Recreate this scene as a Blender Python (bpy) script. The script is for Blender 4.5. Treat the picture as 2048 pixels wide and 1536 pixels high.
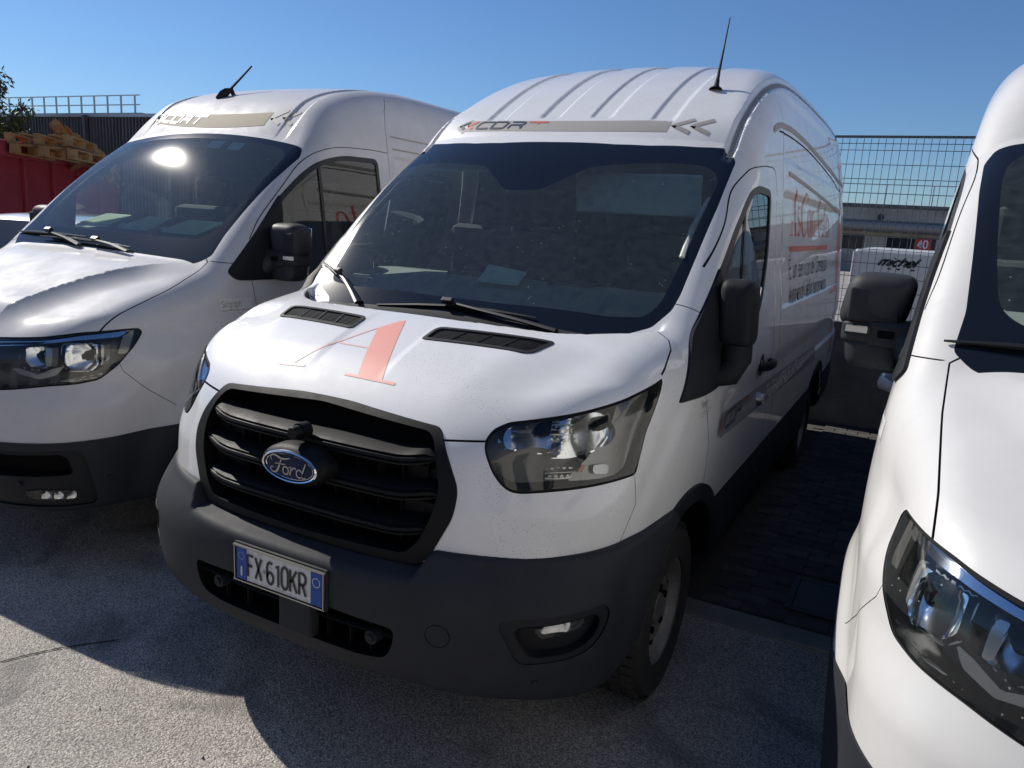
import bpy, bmesh, math, random
import numpy as np
from mathutils import Vector, Matrix
random.seed(7); rng = np.random.default_rng(7)
sc = bpy.context.scene
for o in list(bpy.data.objects): bpy.data.objects.remove(o)
COL = sc.collection
# ---------------------------------------------------------------- camera, sky, sun, exposure
cam_d = bpy.data.cameras.new('camera'); cam = bpy.data.objects.new('camera', cam_d); COL.objects.link(cam)
sc.camera = cam
yaw, pit, rol = 0.480396511, 0.212135901, 0.0605984288
Fw = Vector((-math.sin(yaw)*math.cos(pit), math.cos(yaw)*math.cos(pit), -math.sin(pit)))
Rt = Vector((math.cos(yaw), math.sin(yaw), 0)); Up = Rt.cross(Fw)
R2 = Rt*math.cos(rol)+Up*math.sin(rol); U2 = -Rt*math.sin(rol)+Up*math.cos(rol)
M = Matrix((R2, U2, -Fw)).transposed().to_4x4(); M.translation = Vector((1.65995, -1.71553, 1.79993))
cam.matrix_world = M
cam_d.sensor_width = 36; cam_d.lens = 1550.405/2048*36; cam_d.clip_start = .05; cam_d.clip_end = 3000
SUN_EL, SUN_AZ = math.radians(37.5), math.radians(9.5)     # azimuth from -x towards +y
sd = Vector((-math.cos(SUN_EL)*math.cos(SUN_AZ), math.cos(SUN_EL)*math.sin(SUN_AZ), math.sin(SUN_EL)))
w = bpy.data.worlds.new('World'); sc.world = w; w.use_nodes = True
nt = w.node_tree; nt.nodes.clear()
sky = nt.nodes.new('ShaderNodeTexSky'); sky.sky_type = 'NISHITA'; sky.sun_disc = False
sky.sun_elevation = SUN_EL; sky.sun_rotation = math.atan2(sd.x, sd.y); sky.air_density = 1.0; sky.dust_density = .15; sky.ozone_density = 6.0
bg = nt.nodes.new('ShaderNodeBackground'); bg.inputs[1].default_value = .0505
wo = nt.nodes.new('ShaderNodeOutputWorld')
tint = nt.nodes.new('ShaderNodeMix'); tint.data_type = 'RGBA'; tint.blend_type = 'MULTIPLY'; tint.inputs['Factor'].default_value = 1; tint.inputs['B'].default_value = (.90, 1.06, 1.24, 1)
nt.links.new(sky.outputs[0], tint.inputs['A']); nt.links.new(tint.outputs['Result'], bg.inputs[0]); nt.links.new(bg.outputs[0], wo.inputs[0])
sl = bpy.data.lights.new('sun', 'SUN'); sl.energy = 3.15; sl.angle = math.radians(.53); sl.color = (1, .94, .85)
sun = bpy.data.objects.new('sun', sl); COL.objects.link(sun); sun.rotation_euler = sd.to_track_quat('Z', 'Y').to_euler(); sun.location = sd*30
sc.view_settings.view_transform = 'Standard'; sc.view_settings.look = 'None'; sc.view_settings.gamma = 1
sc.view_settings.exposure = .62; sc.view_settings.use_curve_mapping = False
sc.cycles.max_bounces = 8; sc.cycles.transparent_max_bounces = 16
sc.cycles.caustics_reflective = False; sc.cycles.caustics_refractive = False
# ---------------------------------------------------------------- numpy geometry kit
def smax(a, b, k):
    h = np.maximum(k-np.abs(a-b), 0.0)
    return np.maximum(a, b)+h*h/(4*k)
def smin(a, b, k):
    return -smax(-a, -b, k)
def sstep(a, b, x):
    t = np.clip((x-a)/(b-a), 0, 1)
    return t*t*(3-2*t)
class Cub:
    """natural cubic spline through (x, y) knots, straight beyond both ends"""
    def __init__(s, *kn):
        s.x = np.array([k[0] for k in kn], float); s.y = np.array([k[1] for k in kn], float)
        n = len(kn); h = np.diff(s.x); A = np.eye(n); r = np.zeros(n)
        for i in range(1, n-1):
            A[i, i-1:i+2] = h[i-1], 2*(h[i-1]+h[i]), h[i]
            r[i] = 6*((s.y[i+1]-s.y[i])/h[i]-(s.y[i]-s.y[i-1])/h[i-1])
        s.m = np.linalg.solve(A, r)
    def __call__(s, q):
        q = np.asarray(q, float); qc = np.clip(q, s.x[0], s.x[-1])
        i = np.clip(np.searchsorted(s.x, qc)-1, 0, len(s.x)-2)
        h = s.x[i+1]-s.x[i]; a = (s.x[i+1]-qc)/h; b = 1-a
        y = a*s.y[i]+b*s.y[i+1]+((a**3-a)*s.m[i]+(b**3-b)*s.m[i+1])*h*h/6
        h0 = s.x[1]-s.x[0]; d0 = (s.y[1]-s.y[0])/h0-h0*(2*s.m[0]+s.m[1])/6
        h1 = s.x[-1]-s.x[-2]; d1 = (s.y[-1]-s.y[-2])/h1+h1*(s.m[-2]+2*s.m[-1])/6
        return y+np.where(q < s.x[0], d0*(q-s.x[0]), 0)+np.where(q > s.x[-1], d1*(q-s.x[-1]), 0)
def grad(F, P, h=2e-4):
    g = np.empty_like(P)
    for k in range(3):
        e = np.zeros(3); e[k] = h
        A = P+e; B = P-e
        g[:, k] = (F(A[:, 0], A[:, 1], A[:, 2])-F(B[:, 0], B[:, 1], B[:, 2]))/(2*h)
    return g
def normals(F, P, h=1e-3):
    g = grad(F, P, h)
    return g/np.maximum(np.linalg.norm(g, axis=1, keepdims=True), 1e-9)
def pull(F, P, it=3):
    for _ in range(it):
        g = grad(F, P); f = F(P[:, 0], P[:, 1], P[:, 2])
        s = f/np.maximum((g*g).sum(1), .05)
        P = P-np.clip(s, -.02, .02)[:, None]*g
    return P
def nets(F, xs, ys, zs, sym=True):
    """surface nets of F=0 on the grid (xs must start at 0 and is mirrored when sym); returns V, triangles"""
    X, Y, Z = np.meshgrid(xs, ys, zs, indexing='ij')
    D = F(X, Y, Z)
    if sym:
        D = np.concatenate([D[:0:-1], D]); xs = np.concatenate([-xs[:0:-1], xs])
    del X, Y, Z
    n = D < 0
    nx, ny, nz = D.shape
    cnt = np.zeros((nx-1, ny-1, nz-1), np.int8)
    for a in (0, 1):
        for b in (0, 1):
            for c in (0, 1):
                cnt += n[a:nx-1+a, b:ny-1+b, c:nz-1+c]
    act = (cnt > 0) & (cnt < 8)
    ci = np.argwhere(act); idx = -np.ones(act.shape, int); idx[act] = np.arange(len(ci))
    G = [xs, ys, zs]
    co = [(a, b, c) for a in (0, 1) for b in (0, 1) for c in (0, 1)]
    S = np.zeros((len(ci), 3)); w = np.zeros(len(ci))
    for p in co:
        for ax in range(3):
            if p[ax]: continue
            q = list(p); q[ax] = 1
            ip = ci+np.array(p); iq = ci+np.array(q)
            dp = D[ip[:, 0], ip[:, 1], ip[:, 2]]; dq = D[iq[:, 0], iq[:, 1], iq[:, 2]]
            m = (dp < 0) != (dq < 0)
            t = np.where(m, dp/np.where(m, dp-dq, 1), 0)
            for k in range(3):
                vp = G[k][ip[:, k]]; vq = G[k][iq[:, k]]
                S[:, k] += np.where(m, vp+t*(vq-vp), 0)
            w += m
    V = S/w[:, None]
    Q = []
    for ax in range(3):
        sl = [slice(None)]*3; sl2 = [slice(None)]*3
        sl[ax] = slice(0, -1); sl2[ax] = slice(1, None)
        ch = n[tuple(sl)] != n[tuple(sl2)]
        e = np.argwhere(ch); o = [k for k in range(3) if k != ax]
        ok = (e[:, o[0]] > 0) & (e[:, o[1]] > 0) & (e[:, o[0]] < D.shape[o[0]]-1) & (e[:, o[1]] < D.shape[o[1]]-1)
        e = e[ok]
        inside = n[e[:, 0], e[:, 1], e[:, 2]]
        qs = []
        for (da, db) in ((0, 0), (-1, 0), (-1, -1), (0, -1)):
            f = e.copy(); f[:, o[0]] += da; f[:, o[1]] += db
            qs.append(idx[f[:, 0], f[:, 1], f[:, 2]])
        q = np.stack(qs, 1)
        flip = inside if ax != 1 else ~inside
        q[~flip] = q[~flip][:, ::-1]
        Q.append(q)
    Q = np.concatenate(Q); Q = Q[(Q >= 0).all(1)]
    T = np.concatenate([Q[:, [0, 1, 2]], Q[:, [0, 2, 3]]])
    return V, T
def compact(V, T):
    u, inv = np.unique(T, return_inverse=True)
    return V[u], inv.reshape(T.shape)
def split(m, phi):
    """cut a triangle mesh along phi(V)=0; returns (phi<0 part, phi>=0 part)"""
    V, T = m
    if len(T) == 0: return m, m
    s = phi(V); s = np.where(np.abs(s) < 1e-7, 1e-7, s); neg = s < 0
    k = neg[T].sum(1)
    I = [T[k == 3]]; O = [T[k == 0]]
    newV = []; keys = {}
    mix = [(T[k == 1], True), (T[k == 2], False)]
    ed = []; tris = []
    for A, one in mix:
        if len(A) == 0: continue
        nn = neg[A]; odd = nn if one else ~nn
        j = odd.argmax(1); r = np.arange(len(A))
        a, b, c = A[r, j], A[r, (j+1) % 3], A[r, (j+2) % 3]
        tris.append((a, b, c, one)); ed += [np.stack([a, b], 1), np.stack([a, c], 1)]
    if ed:
        E = np.sort(np.concatenate(ed), axis=1)
        U, inv = np.unique(E, axis=0, return_inverse=True); inv = inv.ravel()
        t = s[U[:, 0]]/(s[U[:, 0]]-s[U[:, 1]])
        nv = V[U[:, 0]]+t[:, None]*(V[U[:, 1]]-V[U[:, 0]])
        base = len(V); V = np.concatenate([V, nv]); p = 0
        for a, b, c, one in tris:
            ab = inv[p:p+len(a)]+base; p += len(a)
            ac = inv[p:p+len(a)]+base; p += len(a)
            small = np.stack([a, ab, ac], 1)
            big = np.concatenate([np.stack([ab, b, c], 1), np.stack([ab, c, ac], 1)])
            (I if one else O).append(small); (O if one else I).append(big)
    return compact(V, np.concatenate(I)), compact(V, np.concatenate(O))
def sdpoly(P, poly):
    """signed distance of 2-D points to a closed polygon (negative inside)"""
    poly = np.asarray(poly, float); d = np.full(len(P), 1e9); s = np.zeros(len(P), bool)
    lo = poly.min(0)-.1; hi = poly.max(0)+.1
    near = ((P >= lo) & (P <= hi)).all(1); Q = P[near]; dq = np.full(len(Q), 1e9); sq = np.zeros(len(Q), bool)
    n = len(poly)
    for i in range(n):
        a = poly[i]; b = poly[(i+1) % n]; e = b-a; w = Q-a
        t = np.clip((w@e)/max(e@e, 1e-12), 0, 1)
        dq = np.minimum(dq, np.hypot(*(w-t[:, None]*e).T))
        c = (a[1] <= Q[:, 1]) != (b[1] <= Q[:, 1])
        xi = a[0]+(Q[:, 1]-a[1])*e[0]/(e[1] if abs(e[1]) > 1e-12 else 1e-12)
        sq ^= c & (Q[:, 0] < xi)
    d[:] = .1; d[near] = np.where(sq, -dq, dq)
    return d
def sdline(P, pts):
    d = np.full(len(P), 9.)
    pts = np.asarray(pts, float)
    for a, b in zip(pts[:-1], pts[1:]):
        e = b-a; w = P-a; t = np.clip((w@e)/max(e@e, 1e-12), 0, 1)
        d = np.minimum(d, np.linalg.norm(w-t[:, None]*e, axis=1))
    return d
def fillet(poly, r, n=5):
    poly = [np.array(p[:2], float) for p in poly]; out = []; N = len(poly)
    rs = r if isinstance(r, (list, tuple)) else [r]*N
    for i in range(N):
        p = poly[i]; a = poly[i-1]-p; b = poly[(i+1) % N]-p
        la, lb = np.linalg.norm(a), np.linalg.norm(b)
        q = min(rs[i], la*.48, lb*.48)
        if q < 1e-5: out.append(p); continue
        A = p+a/la*q; B = p+b/lb*q
        for k in range(n+1):
            t = k/n; out.append((1-t)**2*A+2*t*(1-t)*p+t*t*B)
    return np.array(out)
def smooth_line(pts, n=8):
    pts = [np.array(p, float) for p in pts]; P = [2*pts[0]-pts[1]]+pts+[2*pts[-1]-pts[-2]]; out = []
    for i in range(1, len(P)-2):
        for k in range(n):
            t = k/n
            out.append(.5*((2*P[i])+(-P[i-1]+P[i+1])*t+(2*P[i-1]-5*P[i]+4*P[i+1]-P[i+2])*t*t+(-P[i-1]+3*P[i]-3*P[i+1]+P[i+2])*t**3))
    out.append(pts[-1]); return np.array(out)
def inset(poly, d):
    """offset a closed polygon inwards by d (small d)"""
    p = np.asarray(poly, float); e = np.roll(p, -1, 0)-p
    e /= np.maximum(np.linalg.norm(e, axis=1, keepdims=True), 1e-9)
    nrm = np.stack([-e[:, 1], e[:, 0]], 1)
    ar = .5*np.sum(p[:, 0]*np.roll(p[:, 1], -1)-np.roll(p[:, 0], -1)*p[:, 1])
    if ar < 0: nrm = -nrm
    nn = nrm+np.roll(nrm, 1, 0); L = (nn*nn).sum(1, keepdims=True)
    return p+d*2*nn/np.maximum(L, .8)
def border(T):
    """directed boundary edges of a triangle mesh"""
    E = np.concatenate([T[:, [0, 1]], T[:, [1, 2]], T[:, [2, 0]]])
    key = np.sort(E, 1); _, inv, c = np.unique(key, axis=0, return_inverse=True, return_counts=True)
    return E[c[inv.ravel()] == 1]
def weld(m, eps=1e-5):
    V, T = m
    _, i, inv = np.unique(np.round(V/eps).astype(np.int64), axis=0, return_index=True, return_inverse=True)
    T = inv.ravel()[T]; ok = (T[:, 0] != T[:, 1]) & (T[:, 1] != T[:, 2]) & (T[:, 0] != T[:, 2])
    return V[i], T[ok]
def shell_walls(V, T, off):
    """walls from the border of (V,T) to the border moved by off (array per vertex or vector)"""
    B = border(T); W = V+off; n = len(V)
    return np.concatenate([V, W]), np.concatenate([np.stack([B[:, 1], B[:, 0], B[:, 0]+n], 1), np.stack([B[:, 1], B[:, 0]+n, B[:, 1]+n], 1)])
def joinm(*ms):
    Vs = []; Ts = []; n = 0
    for V, T in ms:
        Vs.append(V); Ts.append(T+n); n += len(V)
    return np.concatenate(Vs), np.concatenate(Ts)
# ---------------------------------------------------------------- the two van bodies as implicit solids
# van frame: x to the picture's right, y from the nose backwards, z up from the ground
T_Y0 = Cub((.30, .07), (.55, .05), (.81, .05), (1.0, .068), (1.12, .09), (1.2, .12))
T_HOOD = Cub((.02, 1.115), (.10, 1.175), (.2, 1.243), (.33, 1.31), (.487, 1.374), (.62, 1.414), (.86, 1.462), (1.3, 1.53))
T_SIDE = Cub((.2, .955), (.5, .985), (.85, 1.0), (1.15, 1.0), (1.4, .982), (1.7, .955), (2.1, .915), (2.5, .85), (2.8, .765))
T_ROOF = Cub((1.5, 1.93), (1.75, 2.155), (1.95, 2.288), (2.2, 2.432), (2.5, 2.575), (2.9, 2.702), (3.4, 2.765), (4.2, 2.79), (6.2, 2.79))
def t_side(ax, y, z):
    xs = T_SIDE(z)-.085*np.maximum(1.35-y, 0)**2-.06*np.maximum(y-4.6, 0)**2*.25
    # sunk panel fields of the load box and the shoulder line under the windows
    bx = sstep(2.62, 2.72, y)
    fld = bx*(1-sstep(5.45, 5.6, y))
    xs = xs-.012*fld*sstep(1.395, 1.42, z)*(1-sstep(1.98, 2.03, z))
    xs = xs-.010*fld*sstep(2.16, 2.19, z)*(1-sstep(2.5, 2.56, z))
    xs = xs-.016*sstep(1.3, 1.5, y)*(sstep(.96, 1.0, z)*(1-sstep(1.08, 1.2, z)))
    xs = xs+.012*sstep(1.2, 1.6, y)*(1-sstep(.60, .72, z))
    return ax-xs
def t_yr(ax):
    return .668+.15*ax*ax+2.0*np.maximum(ax-.5, 0)**2
def t_nose(x, y, z):
    ax = np.abs(x)
    fr = T_Y0(z)+(.38+.10*sstep(.93, 1.12, z))*np.power(ax, 3.3)-y
    # bonnet: central dome with a soft shoulder that fans out towards the screen
    edge = .40+.28*np.clip(y-.1, 0, 1); fl = sstep(.56, .72, y)
    dome = .028*((1-sstep(edge-.04, edge+.20, ax))*(1-fl)+fl*.8)*sstep(.14, .36, y)
    inner = -.006*(1-sstep(.13+.0*y, .17, ax))*sstep(.2, .4, y)*(1-sstep(.5, .7, y))
    drop_ = -.075*sstep(t_yr(ax), t_yr(ax)+.03, y)*(1-sstep(.80, .845, ax))
    ho = z-(T_HOOD(y)-.026-.06*ax*ax-.12*np.maximum(ax-.62, 0)**2*4*.5+dome+inner+drop_)
    return smax(smax(fr, ho, .10), t_side(ax, y, z), .16)
def t_cab(x, y, z):
    ax = np.abs(x)
    yy = y-.85
    ws = z-(1.455+.835*yy-.035*yy*yy+.45*np.maximum(yy-.96-.18*ax*ax, 0)-(.03+.11*np.clip(yy, 0, 1))*ax*ax/.66)
    rf = z-(T_ROOF(y)-.065*ax*ax-.03*ax**4)
    top = smax(ws*.77, rf*.85, .06)
    # pressed channels in the roof
    rb = 0
    for cx in (.137, .449):
        rb = rb+sstep(.062, .040, np.abs(ax-cx))*1.0
    top = top+.010*np.clip(rb, 0, 1)*sstep(1.95, 2.0, y+.0*ax)
    # roof gutter
    g = np.abs(ax-(.80-.02*sstep(1.8, 2.6, y)))
    top = top+.020*(1-sstep(.012, .026, g))*sstep(1.80, 1.9, y)
    top = smax(top, .50-y, .02)
    return smax(smax(top, t_side(ax, y, z)+.012*sstep(2.3, 2.7, z), .13+.02*sstep(2.15, 2.4, z)), y-5.92, .12)
def t_body(x, y, z):
    b = smin(t_nose(x, y, z), t_cab(x, y, z), .035)
    b = smax(b, .40-z, .04)
    for yc in (1.04, 4.62):
        arch = .43-np.hypot(y-yc, z-.35)
        b = smax(b, np.where(np.abs(x) > .55, arch, arch-9*(.55-np.abs(x))), .02)
    return b
T_BF = Cub((.33, .045), (.42, .0), (.52, -.022), (.62, -.030), (.70, -.030), (.76, -.012), (.80, .008), (.9, .04))
def t_bumper(x, y, z):
    ax = np.abs(x)
    fr = T_BF(z)+(.325+.10*sstep(.62, .85, z))*np.power(ax, 3.1)-y
    side = ax-(1.005-.11*np.maximum(1.0-y, 0)**2+.0*z)
    # ledge under the grille drops in the middle
    led = .742+.30*(y-.0)
    led = led+(.825-led)*sstep(.455, .50, ax)
    tp = z-np.minimum(led, .825+.04*np.maximum(ax-.7, 0))
    lo = .375-.01*sstep(.45, .62, ax)-z
    lo = lo+.06*sstep(.35, .7, y)
    b = smax(smax(smax(fr, side, .12), tp, .018), lo, .05)
    arch = .425-np.hypot(y-1.04, z-.35)
    b = smax(b, arch, .02)
    return smax(b, y-.95, .01)
# the other make: blunter nose, crease-framed bonnet
C_Y0 = Cub((.2, .05), (.45, .0), (.75, .0), (.95, .03), (1.1, .075), (1.2, .13))
C_HOOD = Cub((.02, 1.10), (.10, 1.165), (.2, 1.225), (.35, 1.285), (.55, 1.36), (.75, 1.425), (.95, 1.48), (1.3, 1.55))
C_SIDE = Cub((.2, .97), (.6, .995), (.9, 1.0), (1.15, .995), (1.4, .97), (1.75, .925), (2.1, .875), (2.45, .815), (2.8, .74))
C_ROOF = Cub((1.4, 1.91), (1.65, 2.15), (1.8, 2.285), (2.0, 2.43), (2.3, 2.55), (2.7, 2.615), (3.3, 2.63), (4.2, 2.63), (6.2, 2.63))
def c_side(ax, y, z):
    xs = C_SIDE(z)-.085*np.maximum(1.2-y, 0)**2
    bx = sstep(2.5, 2.6, y)*(1-sstep(5.5, 5.65, y))
    xs = xs-.012*bx*sstep(1.42, 1.46, z)*(1-sstep(2.12, 2.17, z))
    xs = xs-.014*sstep(1.1, 1.4, y)*(sstep(.98, 1.03, z)*(1-sstep(1.08, 1.22, z)))
    # flared wings round the wheel
    r = np.hypot(y-1.0, z-.36)
    xs = xs+.028*(1-sstep(.46, .60, r))*sstep(.0, .3, y)
    xs = xs-.055*sstep(1.0, 1.18, z)*(1-sstep(.55, 1.05, y))
    return ax-xs
def c_nose(x, y, z):
    ax = np.abs(x)
    fr = C_Y0(z)+(.36+.10*sstep(.80, .96, z))*np.power(ax, 4.2)-y
    tt = np.clip(y-.19, -.05, 1); e1 = .367+.06*tt+.50*tt*tt
    fl = sstep(.70, 1.0, y)
    dome = .058*(np.clip(1-(ax-e1)/.17, 0, 1)**2*(1-fl)+fl*.6)*sstep(.10, .26, y); dome = np.minimum(dome, .058)
    ho = z-(C_HOOD(y)-.038-.03*ax*ax-.5*np.maximum(ax-.66, 0)**2+dome)
    return smax(smax(fr, ho, .09), c_side(ax, y, z), .12)
def c_cab(x, y, z):
    ax = np.abs(x); yy = y-.84
    ws = z-(1.513+.805*yy-.04*yy*yy+.45*np.maximum(yy-.94, 0)-(.035+.055*np.clip(yy, 0, 1))*ax*ax/.66)
    rf = z-(C_ROOF(y)-.03*ax*ax-.03*ax**4)
    top = smax(ws*.77, rf*.85, .05)
    rb = sstep(.05, .03, np.abs(ax-.60))
    top = top+.012*rb*sstep(1.72, 1.95, y)
    top = smax(top, .50-y, .02)
    return smax(smax(top, c_side(ax, y, z), .13+.05*sstep(2.15, 2.4, z)), y-5.95, .12)
def c_body(x, y, z):
    b = smin(c_nose(x, y, z), c_cab(x, y, z), .03)
    b = smax(b, .335-z, .05)
    for yc in (1.0, 4.64):
        arch = .42-np.hypot(y-yc, z-.36)
        b = smax(b, np.where(np.abs(x) > .55, arch, arch-9*(.55-np.abs(x))), .02)
    return b
# ---------------------------------------------------------------- materials
def lin(c):
    if isinstance(c, str):
        c = tuple(int(c[i:i+2], 16)/255 for i in (0, 2, 4))
        return tuple((x/12.92 if x <= .04045 else ((x+.055)/1.055)**2.4) for x in c)
    return c
def mat(name, col, rough=.5, metal=0, coat=0, coat_r=.03, spec=.5, noise=None, bump=None, speck=None, dust=None):
    m = bpy.data.materials.new(name); m.use_nodes = True; n = m.node_tree.nodes; L = m.node_tree.links
    p = n['Principled BSDF']; c = lin(col); p.inputs['Base Color'].default_value = (*c, 1)
    p.inputs['Roughness'].default_value = rough; p.inputs['Metallic'].default_value = metal
    p.inputs['Coat Weight'].default_value = coat; p.inputs['Coat Roughness'].default_value = coat_r
    p.inputs['Specular IOR Level'].default_value = spec
    tc = n.new('ShaderNodeTexCoord'); src = None
    def nz(scale, detail=4, rgh=.55):
        t = n.new('ShaderNodeTexNoise'); t.inputs['Scale'].default_value = scale; t.inputs['Detail'].default_value = detail
        t.inputs['Roughness'].default_value = rgh; L.new(tc.outputs['Object'], t.inputs['Vector']); return t
    def ramp(t, a, b, lo=(0, 0, 0, 1), hi=(1, 1, 1, 1)):
        r = n.new('ShaderNodeValToRGB'); L.new(t.outputs['Fac'], r.inputs['Fac'])
        r.color_ramp.elements[0].position = a; r.color_ramp.elements[1].position = b
        r.color_ramp.elements[0].color = lo; r.color_ramp.elements[1].color = hi; return r
    def mixc(fac, a, b):
        x = n.new('ShaderNodeMix'); x.data_type = 'RGBA'
        if fac is not None: L.new(fac, x.inputs['Factor'])
        if isinstance(a, tuple): x.inputs['A'].default_value = (*a, 1)
        else: L.new(a, x.inputs['A'])
        if isinstance(b, tuple): x.inputs['B'].default_value = (*b, 1)
        else: L.new(b, x.inputs['B'])
        return x.outputs['Result']
    if noise:      # (scale, other colour, low, high)
        src = mixc(ramp(nz(noise[0]), noise[2], noise[3]).outputs['Color'], c, lin(noise[1]))
    if dust:       # fine film of dust lying on the surface
        d = ramp(nz(dust[0], 6, .65), .35, .8)
        src = mixc(d.outputs['Color'], src if src is not None else c, lin(dust[1]))
        rr = n.new('ShaderNodeMapRange'); L.new(d.outputs['Color'], rr.inputs['Value']); rr.inputs['To Min'].default_value = rough
        rr.inputs['To Max'].default_value = min(1, rough+.2); L.new(rr.outputs['Result'], p.inputs['Roughness'])
    if speck:      # (scale, colour, threshold)
        v = n.new('ShaderNodeTexVoronoi'); v.inputs['Scale'].default_value = speck[0]; L.new(tc.outputs['Object'], v.inputs['Vector'])
        lt = n.new('ShaderNodeMath'); lt.operation = 'LESS_THAN'; L.new(v.outputs['Distance'], lt.inputs[0]); lt.inputs[1].default_value = speck[2]
        big = ramp(nz(5, 3), .5, .62); mu = n.new('ShaderNodeMath'); mu.operation = 'MULTIPLY'
        L.new(lt.outputs[0], mu.inputs[0]); L.new(big.outputs['Color'], mu.inputs[1])
        src = mixc(mu.outputs[0], src if src is not None else c, lin(speck[1]))
    if src is not None: L.new(src, p.inputs['Base Color'])
    if bump:       # (scale, strength, distance)
        b = n.new('ShaderNodeBump'); b.inputs['Strength'].default_value = bump[1]; b.inputs['Distance'].default_value = bump[2]
        L.new(nz(bump[0], 3).outputs['Fac'], b.inputs['Height']); L.new(b.outputs[0], p.inputs['Normal'])
    return m
def glass(name, tint, dust=.06, rough=.02, streak=0):
    """a pane: what lies behind tinted, mirror reflection by Fresnel, a thin film of dust"""
    m = bpy.data.materials.new(name); m.use_nodes = True; n = m.node_tree.nodes; L = m.node_tree.links; n.clear()
    out = n.new('ShaderNodeOutputMaterial'); tr = n.new('ShaderNodeBsdfTransparent'); tr.inputs[0].default_value = (*tint, 1)
    gl = n.new('ShaderNodeBsdfGlossy'); gl.inputs['Roughness'].default_value = rough; gl.inputs['Color'].default_value = (1, 1, 1, 1)
    fr = n.new('ShaderNodeFresnel'); fr.inputs['IOR'].default_value = 1.52
    mx = n.new('ShaderNodeMixShader'); L.new(fr.outputs[0], mx.inputs[0]); L.new(tr.outputs[0], mx.inputs[1]); L.new(gl.outputs[0], mx.inputs[2])
    last = mx
    if dust:
        df = n.new('ShaderNodeBsdfDiffuse'); df.inputs[0].default_value = (.55, .66, .62, 1)
        tc = n.new('ShaderNodeTexCoord'); t = n.new('ShaderNodeTexNoise'); t.inputs['Scale'].default_value = 30; t.inputs['Detail'].default_value = 8
        t.inputs['Roughness'].default_value = .7; L.new(tc.outputs['Object'], t.inputs['Vector'])
        mr = n.new('ShaderNodeMapRange'); mr.inputs['From Min'].default_value = .3; mr.inputs['From Max'].default_value = .75
        mr.inputs['To Min'].default_value = dust*.45; mr.inputs['To Max'].default_value = dust*1.7; L.new(t.outputs['Fac'], mr.inputs['Value'])
        v = n.new('ShaderNodeTexVoronoi'); v.inputs['Scale'].default_value = 42; L.new(tc.outputs['Object'], v.inputs['Vector'])
        lt = n.new('ShaderNodeMath'); lt.operation = 'LESS_THAN'; L.new(v.outputs['Distance'], lt.inputs[0]); lt.inputs[1].default_value = .10
        t2 = n.new('ShaderNodeTexNoise'); t2.inputs['Scale'].default_value = 6; L.new(tc.outputs['Object'], t2.inputs['Vector'])
        g2 = n.new('ShaderNodeMath'); g2.operation = 'GREATER_THAN'; L.new(t2.outputs['Fac'], g2.inputs[0]); g2.inputs[1].default_value = .56
        m2 = n.new('ShaderNodeMath'); m2.operation = 'MULTIPLY'; L.new(lt.outputs[0], m2.inputs[0]); L.new(g2.outputs[0], m2.inputs[1])
        m3 = n.new('ShaderNodeMath'); m3.operation = 'MULTIPLY_ADD'; L.new(m2.outputs[0], m3.inputs[0]); m3.inputs[1].default_value = .35; L.new(mr.outputs['Result'], m3.inputs[2])
        m4 = n.new('ShaderNodeMixShader'); L.new(m3.outputs[0], m4.inputs[0]); L.new(mx.outputs[0], m4.inputs[1]); L.new(df.outputs[0], m4.inputs[2]); last = m4
    L.new(last.outputs[0], out.inputs[0]); return m
PAINT = mat('white_paint', (.80, .805, .815), .40, coat=.8, spec=.3, dust=(4.5, (.69, .69, .68)), speck=(140, (.16, .13, .10), .15))
PAINT2 = mat('grey_white_paint', (.57, .57, .59), .5, coat=.4, coat_r=.12, spec=.15, dust=(5, (.50, .50, .51)))
PAINT3 = mat('clean_white_paint', (.68, .675, .655), .42, coat=.7, spec=.25, dust=(6, (.62, .612, .595)))
BLK = mat('black_plastic', (.009, .0105, .014), .58, spec=.28, dust=(9, (.018, .020, .024)), bump=(900, .25, .0006))
BUMP = mat('bumper_plastic', (.016, .0185, .025), .62, spec=.28, speck=(160, (.10, .10, .10), .05), dust=(3.5, (.034, .037, .044)), bump=(1100, .3, .0006))
GRL = mat('grille_plastic', (.0035, .0045, .0065), .5, spec=.22, dust=(14, (.010, .0098, .0095)))
MIRB = mat('mirror_plastic', (.022, .024, .028), .5, spec=.35, dust=(8, (.045, .047, .052)), bump=(900, .3, .0006))
DARK = mat('dark_void', (.006, .006, .007), .9, spec=.1)
GAP = mat('seam_rubber', (.012, .012, .013), .8, spec=.2)
RUB = mat('window_rubber', (.012, .012, .014), .55)
FRIT = mat('glass_black_border', (.008, .010, .014), .10, spec=.5)
FRIT.node_tree.nodes['Principled BSDF'].inputs['Coat Weight'].default_value = 0
WGL = glass('windscreen_glass', (.86, .96, .93), .036, .05)
SGL = glass('side_glass', (.84, .91, .89), .006, .01)
LENS = glass('clear_lens', (.90, .92, .93), .008, .01)
CHR = mat('chrome', (.86, .87, .89), .07, 1)
BOWL = mat('reflector_silver', (.93, .94, .95), .20, 1)
PINK = mat('thin_salmon_print', (.84, .52, .47), .5, coat=.4)
ALU = mat('satin_metal', (.42, .42, .41), .35, 1)
HOUS = mat('lamp_housing', (.085, .085, .088), .25, .3)
HOUS2 = mat('lamp_bezel_grey', (.26, .25, .23), .25, .75)
AMB = mat('amber_lens', (.65, .22, .04), .3, coat=.5)
RIBL = mat('ribbed_lens', (.55, .55, .52), .18, .5, coat=1)
TYRE = mat('tyre_rubber', (.018, .018, .019), .8, dust=(20, (.045, .042, .038)))
RIM = mat('wheel_steel', (.30, .29, .27), .5, .6, dust=(14, (.16, .14, .12)))
INT = mat('cabin_trim', (.26, .28, .265), .85)
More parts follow.
